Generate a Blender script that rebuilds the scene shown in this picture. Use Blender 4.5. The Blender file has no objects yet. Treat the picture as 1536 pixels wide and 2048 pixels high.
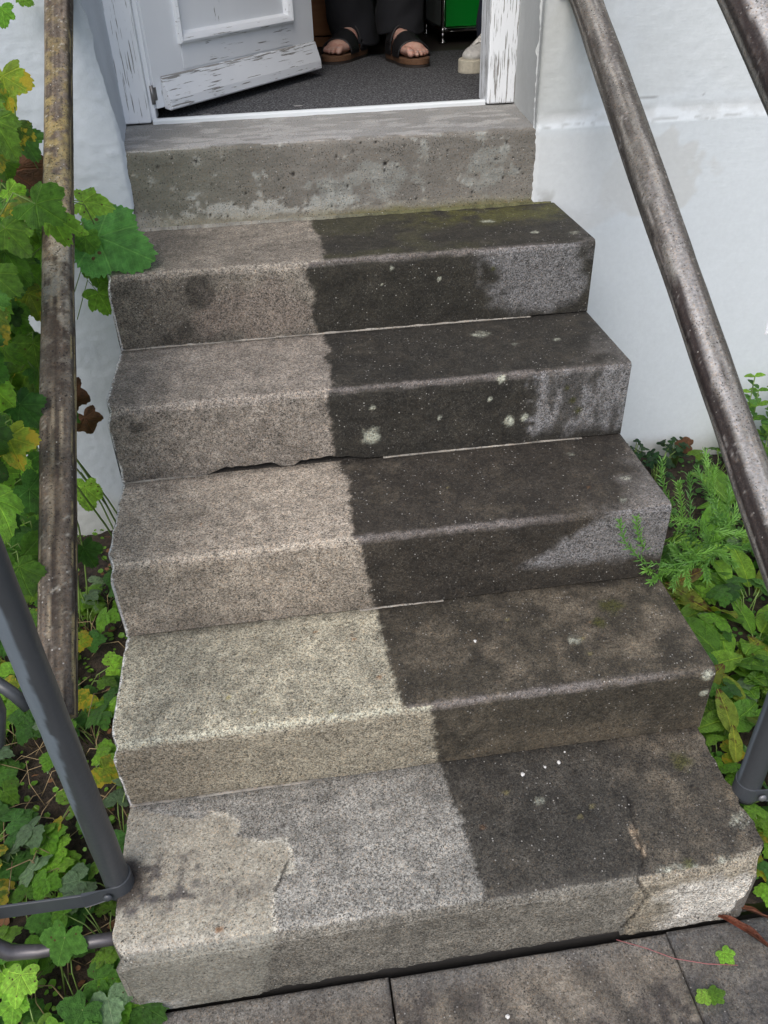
import bpy, bmesh, math, random
import numpy as np
from mathutils import Vector, Matrix, Quaternion
C = bpy.context.scene.collection
S = bpy.context.scene
rnd = random.Random(11)
R = math.radians

# ---------------------------------------------------------------- camera
CAM = np.array([.3612, -2.0363, .4067])
RIGHT = Vector((0.98972515, -0.14022807, -0.02793226))
FWD = Vector((0.09734388, 0.80391923, -0.58671803))
UP = Vector((0.10472962, 0.57797056, 0.80930942))
cd = bpy.data.cameras.new('camera'); cam = bpy.data.objects.new('camera', cd); C.objects.link(cam)
cam.matrix_world = Matrix(((RIGHT.x, UP.x, -FWD.x, CAM[0]), (RIGHT.y, UP.y, -FWD.y, CAM[1]), (RIGHT.z, UP.z, -FWD.z, CAM[2]), (0, 0, 0, 1)))
cd.sensor_fit = 'VERTICAL'; cd.sensor_height = 36; cd.lens = 1630.1 / 2048 * 36
cd.clip_start = .02; cd.clip_end = 500
S.camera = cam
# ---------------------------------------------------------------- light
w = bpy.data.worlds.new('World'); S.world = w; w.use_nodes = True
nt = w.node_tree; nt.nodes.clear()
sky = nt.nodes.new('ShaderNodeTexSky'); sky.sky_type = 'NISHITA'; sky.sun_disc = False
sky.sun_elevation = R(52); sky.sun_rotation = R(205); sky.air_density = 1.0; sky.dust_density = 3.0; sky.ozone_density = 1.0
hs = nt.nodes.new('ShaderNodeHueSaturation'); hs.inputs['Saturation'].default_value = .85
bg = nt.nodes.new('ShaderNodeBackground'); bg.inputs['Strength'].default_value = .15
wo = nt.nodes.new('ShaderNodeOutputWorld')
nt.links.new(sky.outputs[0], hs.inputs['Color']); nt.links.new(hs.outputs[0], bg.inputs[0]); nt.links.new(bg.outputs[0], wo.inputs[0])
sl = bpy.data.lights.new('sun', 'SUN'); sl.energy = 1.0; sl.angle = R(40); sl.color = (1, .97, .93)
so = bpy.data.objects.new('sun', sl); C.objects.link(so)
sd = Vector((math.sin(R(205)) * math.cos(R(52)), math.cos(R(205)) * math.cos(R(52)), math.sin(R(52))))
so.rotation_euler = sd.to_track_quat('Z', 'Y').to_euler(); so.location = (0, -6, 8)
S.view_settings.view_transform = 'Standard'; S.view_settings.look = 'None'
S.view_settings.exposure = 0.58; S.view_settings.gamma = 1.0
S.view_settings.use_curve_mapping = False
S.render.engine = 'CYCLES'

# ---------------------------------------------------------------- helpers
def lin(*c):
    a = np.array(c, dtype=float) / 255.
    return np.where(a <= .04045, a / 12.92, ((a + .055) / 1.055) ** 2.4)
def vnoise(x, y, sc, seed=0):
    x = np.asarray(x) * sc + 1000.; y = np.asarray(y) * sc + 1000.
    xi = np.floor(x).astype(np.int64); yi = np.floor(y).astype(np.int64); fx = x - xi; fy = y - yi
    fx = fx * fx * (3 - 2 * fx); fy = fy * fy * (3 - 2 * fy)
    def h(a, b):
        n = (a * 374761393 + b * 668265263 + seed * 974711) & 0xffffffff
        n = ((n ^ (n >> 13)) * 1274126177) & 0xffffffff
        return ((n ^ (n >> 16)) & 0xffff) / 65535.
    return (h(xi, yi) * (1 - fx) + h(xi + 1, yi) * fx) * (1 - fy) + (h(xi, yi + 1) * (1 - fx) + h(xi + 1, yi + 1) * fx) * fy
def fbm(x, y, sc, o=4, seed=0):
    s = 0; a = .5; t = 0
    for i in range(o):
        s = s + a * vnoise(x, y, sc * 2 ** i, seed + i * 17); t += a; a *= .55
    return s / t
def sm(a, b, x):
    t = np.clip((np.asarray(x) - a) / (b - a), 0, 1); return t * t * (3 - 2 * t)
def mixc(a, b, t):
    t = np.asarray(t)[..., None]; return a * (1 - t) + b * t
def tag(o, label=None, cat=None, group=None, kind=None):
    if label: o['label'] = label
    if cat: o['category'] = cat
    if group: o['group'] = group
    if kind: o['kind'] = kind
    return o
def thing(name, label, cat, loc=(0, 0, 0), group=None):
    o = bpy.data.objects.new(name, None); o.empty_display_size = .05; C.objects.link(o); o.location = loc
    return tag(o, label, cat, group)
def org(o):
    v = Vector((0, 0, 0))
    while o is not None: v += Vector(o.location); o = o.parent
    return v
def mobj(name, V, F, mat=None, parent=None, smooth=True, col=None, kind=None, local=False):
    """V in world coordinates; kept relative to the parent thing"""
    me = bpy.data.meshes.new(name)
    V = np.asarray(V, dtype=float).reshape(-1, 3)
    if parent is not None and not local: V = V - np.array(org(parent))
    me.from_pydata([tuple(v) for v in V.tolist()], [], [tuple(int(i) for i in f) for f in F])
    if col is not None:
        at = me.color_attributes.new('tint', 'FLOAT_COLOR', 'POINT')
        cc = np.ones((len(V), 4)); cc[:, :col.shape[-1]] = col.reshape(len(V), -1)
        at.data.foreach_set('color', cc.ravel())
    if smooth: me.polygons.foreach_set('use_smooth', [True] * len(me.polygons))
    me.update()
    o = bpy.data.objects.new(name, me); C.objects.link(o)
    if mat: me.materials.append(mat)
    if parent is not None: o.parent = parent
    if kind: o['kind'] = kind
    return o
def gridf(nu, nv, keep=None, off=0):
    i, j = np.meshgrid(np.arange(nu - 1), np.arange(nv - 1), indexing='ij')
    a = i * nv + j
    F = np.stack([a, a + nv, a + nv + 1, a + 1], -1)
    if keep is not None: F = F[keep]
    return (F.reshape(-1, 4) + off).tolist()
def box(x0, x1, y0, y1, z0, z1):
    V = [(x, y, z) for x in (x0, x1) for y in (y0, y1) for z in (z0, z1)]
    F = [(0, 1, 3, 2), (4, 6, 7, 5), (0, 4, 5, 1), (2, 3, 7, 6), (0, 2, 6, 4), (1, 5, 7, 3)]
    return V, F
def bevel(o, wd=.002, seg=2):
    m = o.modifiers.new('b', 'BEVEL'); m.width = wd; m.segments = seg; m.limit_method = 'ANGLE'
    return o
def bx(name, d, mat, parent=None, bw=.0, kind=None):
    V, F = box(*d); o = mobj(name, V, F, mat, parent, smooth=False, kind=kind)
    if bw: bevel(o, bw)
    return o
def sweep(pts, rad, n=12, prof=None, cap=True, up=None):
    """tube along pts; rad scalar/list; prof: n x 2 unit profile"""
    P = [Vector(p) for p in pts]; m = len(P)
    if not hasattr(rad, '__len__'): rad = [rad] * m
    V = []; prev = None
    for i in range(m):
        t = (P[min(i + 1, m - 1)] - P[max(i - 1, 0)]).normalized()
        if prev is None:
            a = Vector(up) if up else (Vector((0, 0, 1)) if abs(t.z) < .9 else Vector((1, 0, 0)))
        else: a = prev
        b = t.cross(a).normalized(); a = b.cross(t).normalized(); prev = a
        for k in range(n):
            if prof is None: c_, s_ = math.cos(2 * math.pi * k / n), math.sin(2 * math.pi * k / n)
            else: c_, s_ = prof[k]
            V.append(P[i] + (b * c_ + a * s_) * rad[i])
    F = []
    for i in range(m - 1):
        for k in range(n):
            k2 = (k + 1) % n
            F.append((i * n + k, i * n + k2, (i + 1) * n + k2, (i + 1) * n + k))
    if cap: F.append(tuple(range(n))[::-1]); F.append(tuple((m - 1) * n + k for k in range(n)))
    return [tuple(v) for v in V], F
def join(parts):
    V = []; F = []
    for v, f in parts:
        o = len(V); V += list(v); F += [tuple(i + o for i in q) for q in f]
    return V, F
# ---------------------------------------------------------------- materials
class NT:
    def __init__(s, name):
        s.m = bpy.data.materials.new(name); s.m.use_nodes = True; s.t = s.m.node_tree; s.t.nodes.clear()
        s.out = s.n('ShaderNodeOutputMaterial'); s.b = s.n('ShaderNodeBsdfPrincipled'); s.l(s.b.outputs[0], s.out.inputs[0])
    def n(s, t, **k):
        o = s.t.nodes.new(t)
        for a, v in k.items(): setattr(o, a, v)
        return o
    def l(s, a, b): s.t.links.new(a, b)
    def set(s, sock, v):
        if hasattr(v, 'is_output') or isinstance(v, bpy.types.NodeSocket): s.l(v, sock)
        elif hasattr(v, '__len__') and len(v) == 3 and sock.type == 'RGBA': sock.default_value = (*[float(q) for q in v], 1)
        else: sock.default_value = v
    def noise(s, vec, scale, detail=3, rough=.55, col=False):
        o = s.n('ShaderNodeTexNoise'); s.l(vec, o.inputs['Vector']); o.inputs['Scale'].default_value = scale
        o.inputs['Detail'].default_value = detail; o.inputs['Roughness'].default_value = rough
        return o.outputs['Color' if col else 'Fac']
    def vor(s, vec, scale, out='Color'):
        o = s.n('ShaderNodeTexVoronoi'); s.l(vec, o.inputs['Vector']); o.inputs['Scale'].default_value = scale; return o.outputs[out]
    def ramp(s, f, a, b, va=0., vb=1.):
        o = s.n('ShaderNodeMapRange'); s.set(o.inputs[0], f); o.inputs[1].default_value = a; o.inputs[2].default_value = b
        o.inputs[3].default_value = va; o.inputs[4].default_value = vb; return o.outputs[0]
    def math(s, op, a, b=0.):
        o = s.n('ShaderNodeMath', operation=op); s.set(o.inputs[0], a); s.set(o.inputs[1], b); return o.outputs[0]
    def mix(s, f, a, b, mode='MIX'):
        o = s.n('ShaderNodeMix', data_type='RGBA', blend_type=mode); s.set(o.inputs[0], f); s.set(o.inputs[6], a); s.set(o.inputs[7], b); return o.outputs[2]
    def pos(s): return s.n('ShaderNodeNewGeometry').outputs['Position']
    def obj(s): return s.n('ShaderNodeTexCoord').outputs['Object']
    def map(s, v, sc=(1, 1, 1), rot=(0, 0, 0)):
        o = s.n('ShaderNodeMapping'); s.l(v, o.inputs[0]); o.inputs['Scale'].default_value = sc; o.inputs['Rotation'].default_value = rot; return o.outputs[0]
    def attr(s, name='tint'): o = s.n('ShaderNodeAttribute', attribute_name=name); return o
    def bump(s, h, dist=.001, st=1., prev=None):
        o = s.n('ShaderNodeBump'); s.l(h, o.inputs['Height']); o.inputs['Distance'].default_value = dist; o.inputs['Strength'].default_value = st
        if prev: s.l(prev, o.inputs['Normal'])
        return o.outputs[0]
    def fin(s, col=None, rough=.7, nor=None, **k):
        if col is not None: s.set(s.b.inputs['Base Color'], col)
        s.set(s.b.inputs['Roughness'], rough)
        if nor: s.l(nor, s.b.inputs['Normal'])
        for a, v in k.items(): s.set(s.b.inputs[a.replace('_', ' ')], v)
        return s.m
def simple(name, col, rough=.6, metal=0., nsc=40, amt=.25, bumpd=.0):
    m = NT(name); p = m.obj(); f = m.noise(p, nsc, 4)
    c = m.mix(1., col, m.mix(f, (1 - amt,) * 3, (1 + amt,) * 3), 'MULTIPLY')
    m.b.inputs['Metallic'].default_value = metal
    return m.fin(c, rough, m.bump(f, bumpd) if bumpd else None)

def mat_stone(name='aggregate_concrete', amt=1., spec=.35, grain=520):
    m = NT(name); p = m.pos(); a = m.attr()
    v = m.vor(p, grain); sx = m.n('ShaderNodeSeparateColor'); m.l(v, sx.inputs[0])
    g = sx.outputs[0]                                           # per-grain value
    g2 = m.noise(p, 160, 3); g3 = m.noise(p, 45, 3)
    # contrast of grain is stored in tint alpha
    k = m.math('MULTIPLY', m.math('SUBTRACT', g, .5), m.math('MULTIPLY', a.outputs['Alpha'], 1.0 * amt))
    k2 = m.math('MULTIPLY', m.math('SUBTRACT', g2, .5), 1.5 * amt)
    k3 = m.math('MULTIPLY', m.math('SUBTRACT', g3, .5), .3 * amt)
    f = m.math('ADD', m.math('ADD', m.math('ADD', k, 1.), k2), k3); f = m.math('MAXIMUM', f, .12)
    col = m.mix(1., a.outputs['Color'], f, 'MULTIPLY')
    hue = m.mix(m.ramp(sx.outputs[1], .7, .95), col, m.mix(1., col, (1.12, .98, .86), 'MULTIPLY'))
    lg_ = m.math('MULTIPLY', m.ramp(sx.outputs[2], .80, .92), m.ramp(m.noise(p, 35, 4), .30, .65, .25, 1.)); hue = m.mix(m.math('MULTIPLY', lg_, spec * 1.3), hue, m.mix(.5, m.mix(1., hue, (1.6, 1.6, 1.6), 'MULTIPLY'), (.20, .19, .175)))
    pit = m.ramp(m.noise(p, 290, 2, .7), .43, .33); clump = m.ramp(m.noise(p, 22, 4), .35, .65, .4, 1.6)
    hue = m.mix(m.math('MULTIPLY', m.math('MULTIPLY', pit, clump), .7), hue, (.025, .022, .02))
    v2 = m.vor(p, 210); s2 = m.n('ShaderNodeSeparateColor'); m.l(v2, s2.inputs[0])
    d2 = m.vor(p, 210, 'Distance')
    wh = m.math('MULTIPLY', m.ramp(m.math('ADD', s2.outputs[0], m.math('MULTIPLY', m.math('SUBTRACT', clump, 1.), .10)), .935, .945), m.ramp(d2, .34, .20))
    dk = m.math('MULTIPLY', m.ramp(s2.outputs[1], .93, .94), m.ramp(d2, .42, .30))
    hue = m.mix(m.math('MULTIPLY', wh, m.ramp(s2.outputs[2], 0, 1, .15, .6)), hue, (.62, .6, .56))
    hue = m.mix(m.math('MULTIPLY', dk, .6), hue, (.02, .018, .016))
    h = m.math('ADD', m.math('MULTIPLY', g, .6), g2)
    return m.fin(hue, m.ramp(g, 0, 1, .62, .9), m.bump(h, .0012, .9), Specular_IOR_Level=spec)
M_STONE = mat_stone()
M_SILL = mat_stone('smooth_cement', .22, .3, 500)
# =============================================================== STAIRS
XW = 1.063
YN = [0, -.3056, -.5788, -.8484, -1.1099, -1.3803]
ZT = [0, -.1768, -.3445, -.5151, -.693, -.8546, -1.027]
def interp(pts, v):
    p = sorted(pts); return np.interp(v, [q[0] for q in p], [q[1] for q in p])
# boundary of the cleaned half, x at (depth behind nose) and at (drop below nose)
CB_T = {1: [(.238, .452), (.14, .462), (.05, .466), (-.014, .461)], 2: [(.237, .445), (.187, .456), (.152, .438), (.12, .452), (.078, .447), (-.003, .437)],
        3: [(.241, .446), (.2, .455), (.127, .452), (.011, .446)], 4: [(.265, .481), (.159, .486), (.025, .493)], 5: [(.256, .563), (.14, .575), (.01, .58)]}
CB_R = {1: [(.01, .425), (.03, .418), (.072, .432), (.129, .422), (.169, .441)], 2: [(0, .431), (.09, .430), (.164, .437)],
        3: [(.012, .458), (.092, .469), (.164, .478)], 4: [(-.001, .543), (.078, .549), (.164, .554)], 5: [(0, 3), (.2, 3)]}
# albedo, cleaned and dirty, per step
ALB = {1: ((.175, .157, .142), (.038, .036, .032)), 2: ((.200, .178, .165), (.038, .036, .034)), 3: ((.265, .232, .205), (.048, .042, .038)),
       4: ((.285, .268, .222), (.062, .055, .046)), 5: ((.190, .184, .178), (.060, .057, .055))}
def blob(X, Vv, cx, cv, rx, rv, seed=0, e=.25):
    d = np.hypot((X - cx) / rx, (Vv - cv) / rv); n = (fbm(X, Vv, 1.6 / min(rx, rv), 3, seed) - .5) * 1.1
    return sm(1 + e, 1 - e, d + n)
def polymask(X, Y, poly):
    ins = np.zeros(X.shape, bool); n = len(poly)
    for i in range(n):
        x0, y0 = poly[i]; x1, y1 = poly[(i + 1) % n]
        c = ((y0 > Y) != (y1 > Y)) & (X < (x1 - x0) * (Y - y0) / (y1 - y0 + 1e-12) + x0); ins ^= c
    return ins
def segdist(X, Y, pts):
    d = np.full(X.shape, 9.)
    for (x0, y0), (x1, y1) in zip(pts[:-1], pts[1:]):
        dx, dy = x1 - x0, y1 - y0; t = np.clip(((X - x0) * dx + (Y - y0) * dy) / (dx * dx + dy * dy), 0, 1)
        d = np.minimum(d, np.hypot(X - x0 - t * dx, Y - y0 - t * dy))
    return d
CREAM = np.array([.52, .50, .45]); WHITE = np.array([.62, .63, .62]); BEIGE = np.array([.31, .29, .235]); LICH = np.array([.42, .44, .36]); MOSS = np.array([.05, .052, .012])
def step_colour(k, X, T, H, isT):
    """X across, T depth behind the nose, H drop below the nose; isT marks the tread"""
    cl, dk = [np.array(c) * np.array([.99, 1.02, .99]) for c in ALB[k]]; cl = cl * np.array([1.20, 1.17, 1.12]); dk = dk * np.array([.76, .72, .64])
    W = np.where(isT, -T, H)
    n1 = fbm(X, W, 9, 4, 3 + k); n2 = fbm(X, W, 30, 4, 40 + k); n3 = fbm(X, W, 90, 3, 80 + k)
    xb = np.where(isT, interp(CB_T[k], T), interp(CB_R[k], H)) + (n3 - .5) * .010 + (n2 - .5) * .014 + (fbm(X, W, 260, 2, 711) - .5) * .012
    c = sm(.0045, -.0045, X - xb)
    base = mixc(dk, cl, c)
    base = base * (1 + (n1 - .5) * .55 + (n2 - .5) * .55)[..., None]
    # dirty half mottled with tan where the film is thin
    tan = np.array([.115, .098, .072])
    amt = {1: .12, 2: .16, 3: .30, 4: .85, 5: .15}[k]
    tm = sm(.46, .68, fbm(X, W, 17, 6, 200 + k)) * amt * (1 - c) * np.where(isT, 1, .55)
    tm = tm * (.35 + .65 * sm(.40, .58, fbm(X, W, 85, 4, 777)))
    if k == 4: tm = np.clip(tm + (1 - c) * isT * sm(.5, 1.0, X) * sm(.4, .6, n2) * .5, 0, 1)
    if k == 5: tm = np.clip(tm + (1 - c) * isT * sm(.82, .95, X) * (.25 + .4 * sm(.4, .6, n2)), 0, 1)
    base = mixc(base, tan * (1 + (n2 - .5))[..., None], tm)
    # grime left in the cleaned half
    if k == 1:
        g = np.clip(sm(.42, .10, X + (n1 - .5) * .35) * np.where(isT, .35 * sm(.0, .12, T), .85), 0, 1) * c
        base = base * (1 - g * .5)[..., None]
        g = blob(X, W, .30, .10, .12, .06, 9) * (~isT) * c; base = mixc(base, np.array([.21, .175, .15]), g * .55)
        for cx, cv, r in ((.145, .135, .018), (.105, .15, .012), (.19, .05, .03)): base = base * (1 - .5 * (blob(X, W, cx, cv, r, r, 5) * (~isT)))[..., None]
        g = sm(.12, .23, T) * isT * sm(.6, .8, X) * sm(.35, .6, n2 * .5 + n1 * .5); base = mixc(base, np.array([.085, .085, .02]), g * .8)
        g = isT * (1 - c) * sm(.45, .6, n1) * .35; base = mixc(base, np.array([.06, .06, .025]), g)
    if k == 2:
        g = sm(.2, .03, X + (n1 - .5) * .2) * c * .4; base = base * (1 - g * .5)[..., None]
        base = base * (1 - .5 * blob(X, W, .06, .045, .02, .012, 6) * (~isT))[..., None]
    if k == 3: base = base * (1 - .12 * (~isT) * c)[..., None]
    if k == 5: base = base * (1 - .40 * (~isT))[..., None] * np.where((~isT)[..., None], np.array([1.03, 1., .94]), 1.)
    base = base * (1 + (fbm(X, W, 55, 3, 500 + k) - .5) * .7)[..., None]
    if k == 4:
        g = (~isT) * c; base = mixc(base, np.array([.215, .190, .145]) * (1 + (n2 - .5) * .5)[..., None], g * (.65 + .35 * sm(.25, .05, X)))
        g = (~isT) * (1 - c) * sm(.08, .13, H) * sm(.45, .6, n1 + .15); base = mixc(base, np.array([.10, .083, .058]), g * .7)
    # pale efflorescence patches on the right of the risers
    eff = 0
    if k == 1: eff = sm(.80, .86, X + (n2 - .5) * .12 - H * .4 + .02) * sm(1.075, 1.02, X + (n2 - .5) * .1) * sm(.175, .125, H + (n2 - .5) * .05) * .62
    if k == 2: eff = sm(.845, .875, X + (n3 - .5) * .06) * sm(.165, .13, H + (n2 - .5) * .05) * (.20 + .55 * sm(.42, .62, fbm(X, W * .35, 40, 3, 71)))
    if k == 3: eff = sm(-.014, .012, (X - .84) * .62 - (.075 - H) * .9 + (n3 - .5) * .02 + .004) * sm(.135, .105, H + (n2 - .5) * .03) * .62
    if k in (1, 2, 3):
        eff = eff * (~isT); base = mixc(base, np.array([.30, .30, .31]), eff * (.45 + n3 * .6))
        ec = isT * sm({1: 1.03, 2: .93, 3: .90}[k], XW, X + (n2 - .5) * .15 - T * .6) * {1: .3, 2: .45, 3: .75}[k]; base = mixc(base, np.array([.22, .21, .20]), ec)
    if k == 5:
        # mortar repair, left
        pm = polymask(X, T, [(-.05, .285), (.064, .242), (.125, .222), (.142, .234), (.173, .226), (.199, .2), (.186, .183), (.229, .162), (.271, .16), (.279, .14), (.283, .103), (.256, .094), (.247, .058), (.249, -.05), (-.05, -.05)]) & isT
        pm2 = (~isT) & (X < np.interp(H, [0, .072, .16], [.249, .233, .211]) + (n3 - .5) * .01)
        base = mixc(base, BEIGE * 1.12 * (1 + (n2 - .5) * .5)[..., None], pm * .9)
        base = mixc(base, np.array([.20, .195, .165]) * (1 + (n1 - .5) * .8)[..., None], pm2 * .9)
        edge = np.abs(segdist(X, T, [(.142, .234), (.173, .226), (.199, .2), (.186, .183), (.229, .162), (.271, .16), (.279, .14), (.283, .103), (.256, .094), (.247, .058), (.249, 0)]) )
        base = mixc(base, np.array([.50, .48, .41]), isT * sm(.006, .0015, edge) * .85 * sm(.35, .5, n2 + .1))
        dkz = isT * blob(X, T, .045, .12, .10, .045, 77) ; dkz = np.clip(dkz + isT * blob(X, T, .15, .08, .10, .03, 78) * .45, 0, 1)
        base = mixc(base, np.array([.055, .050, .052]), dkz * (.12 + .75 * sm(.40, .62, fbm(X, W, 70, 4, 88))))
        base = mixc(base, np.array([.03, .022, .018]), isT * sm(.06, .035, np.hypot(X + .004, T - .125)) * .9)
        lt = sm(.04, .0, T) * sm(.25, .05, X) * isT; base = mixc(base, np.array([.36, .345, .31]), lt * .5)
        lt = (~isT) * sm(.13, .16, H + (n2 - .5) * .05) * sm(.12, .02, X); base = mixc(base, WHITE, lt * .5)
        # front right repair, rough and pale
        xr = .835 + (n3 - .5) * .03
        pr = (~isT) & (X > xr) & (H > np.interp(X, [.83, .9, 1.06], [-.01, -.005, -.02]))
        base = mixc(base, mixc(np.array([.24, .215, .165]) * (1 + (n2 - .5))[..., None], CREAM * (1 + (n2 - .5) * .6)[..., None], sm(.02, .05, H - (n2 - .5) * .05) * sm(.86, .93, X + (n2 - .5) * .08) * sm(.38, .55, n1 + .12)), pr * .95)
        pr2 = isT & (X > .83) & (T < np.interp(X, [.83, .93, 1.03, 1.07], [-.012, .0, .02, .026]) + (n3 - .5) * .008)
        base = mixc(base, np.array([.25, .23, .18]), pr2 * .9)
        ck = np.minimum(segdist(X + (n3 - .5) * .008, T, [(.874, .15), (.866, .10), (.862, .084), (.856, .039), (.839, -.002), (.833, -.02)]) + (~isT) * 9,
                        segdist(X + (n3 - .5) * .008, H, [(.833, 0), (.847, .038), (.859, .056), (.838, .131), (.827, .157)]) + isT * 9)
        ck = np.minimum(ck, segdist(X, T, [(.272, .116), (.26, .089), (.25, .07)]) + (~isT) * 9)
        base = mixc(base, np.array([.34, .27, .19]) , isT * sm(.009, .004, np.abs(X - .859 - (n3 - .5) * .01)) * sm(.03, .045, T) * sm(.10, .085, T) * .8)
        base = mixc(base, np.array([.008, .007, .006]), sm(.0030, .0012, ck) * .9)
        # dark dirty zone reaches over the left part of the sprayed line, front edge of tread pale grey
        base = mixc(base, np.array([.075, .07, .07]), isT * (1 - c) * sm(.05, .0, T) * sm(.8, .6, X) * 0)
    # worn, lighter nose
    arc = np.where(isT, T, H)
    nose = sm(.016, .002, arc + (n3 - .5) * .010 + (n2 - .5) * .012)
    fade = {1: sm(1.1, .7, X), 2: sm(1.15, .8, X), 3: sm(.95, .7, X), 4: sm(1.1, .85, X), 5: .35 * sm(.9, .6, X)}[k]
    tgt = mixc(np.array([.20, .18, .17]), np.minimum(cl * 1.35, .42), c)
    base = mixc(base, tgt, nose * (.65 if k < 5 else .3) * fade)
    # grime line under the riser above / at riser foot
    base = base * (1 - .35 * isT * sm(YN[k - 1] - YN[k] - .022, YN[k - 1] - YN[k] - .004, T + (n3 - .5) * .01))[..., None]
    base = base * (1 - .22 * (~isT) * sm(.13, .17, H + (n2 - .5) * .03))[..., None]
    # lichens: (x, t or h, r)
    LT = {1: [(.865, .188, .015), (.95, .085, .010), (1.035, .058, .014)], 2: [(.792, .203, .020), (.853, .137, .007), (.947, .139, .007)],
          3: [(.975, .031, .008), (1.01, .105, .009), (.93, .21, .008)], 4: [(.839, .112, .014)], 5: [(.989, .0, .022), (.905, .004, .016), (.88, .008, .010), (1.046, .075, .016), (.719, .165, .010), (.93, .006, .01)]}[k]
    LR = {1: [(.607, .028, .004), (.712, .061, .004), (.584, .062, .003)], 2: [(.516, .115, .017), (.81, .11, .010), (.844, .105, .007), (.788, .009, .008), (.766, .054, .005), (.521, .048, .005), (.661, .087, .004)],
          3: [], 4: [(1.049, .015, .010), (1.052, .06, .007)], 5: []}[k]
    for i, (cx, cv, r) in enumerate(LT): base = mixc(base, (LICH if (i + k) % 3 else LICH * .55) * 1.0, isT * blob(X, T, cx, cv, r, r * .8, 300 + i, .35) * (.2 + .7 * sm(.35, .6, n3)) * .75)
    for i, (cx, cv, r) in enumerate(LR): base = mixc(base, LICH * 1.1, (~isT) * blob(X, H, cx, cv, r, r, 320 + i, .4) * (.5 + .5 * n3))
    MS = {1: [(1.03, .21, .010, 1), (.834, .046, .005, 0)], 2: [(.945, .075, .007, 0), (.93, .045, .005, 0), (.96, .10, .008, 0)], 5: [(1.0, .205, .018, 1), (.925, .012, .009, 1)], 3: [], 4: [(.94, .19, .02, 1), (.9, .15, .012, 1)]}[k]
    for i, (cx, cv, r, t_) in enumerate(MS): base = mixc(base, MOSS, (isT if t_ else ~isT) * blob(X, T if t_ else H, cx, cv, r, r, 340 + i, .5) * .85)
    if k in (4, 3, 5):
        rg = np.random.RandomState(k)
        for q in range({3: 8, 4: 34, 5: 16}[k]):
            cx, ct_, rr_ = rg.uniform(.03, .95), rg.uniform(-.02, .24), rg.uniform(.003, .0065); cc_ = np.array([(.05, .045, .04), (.08, .06, .045), (.30, .15, .06), (.33, .29, .12), (.12, .11, .10), (.02, .018, .016)][rg.randint(6)])
            base = mixc(base, cc_, isT * sm(1.2, .8, np.hypot((X - cx) / rr_, (T - ct_) / rr_ * 1.3)) * .75 * np.where(c > .5, 1, .4))
    # white wall paint smeared on the left arris
    if k < 5:
        base = mixc(base, WHITE, sm(.0040, .0010, X + (n3 - .5) * .009) * .85)
    alpha = 1.0 + .25 * c + .5 * eff if k < 5 else 1.25 + 0 * X
    if k == 5: alpha = np.where(pm | pm2, .6, 1.25)
    return np.clip(base, .006, .8), np.clip(alpha, .3, 1.5) + 0 * X

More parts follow.
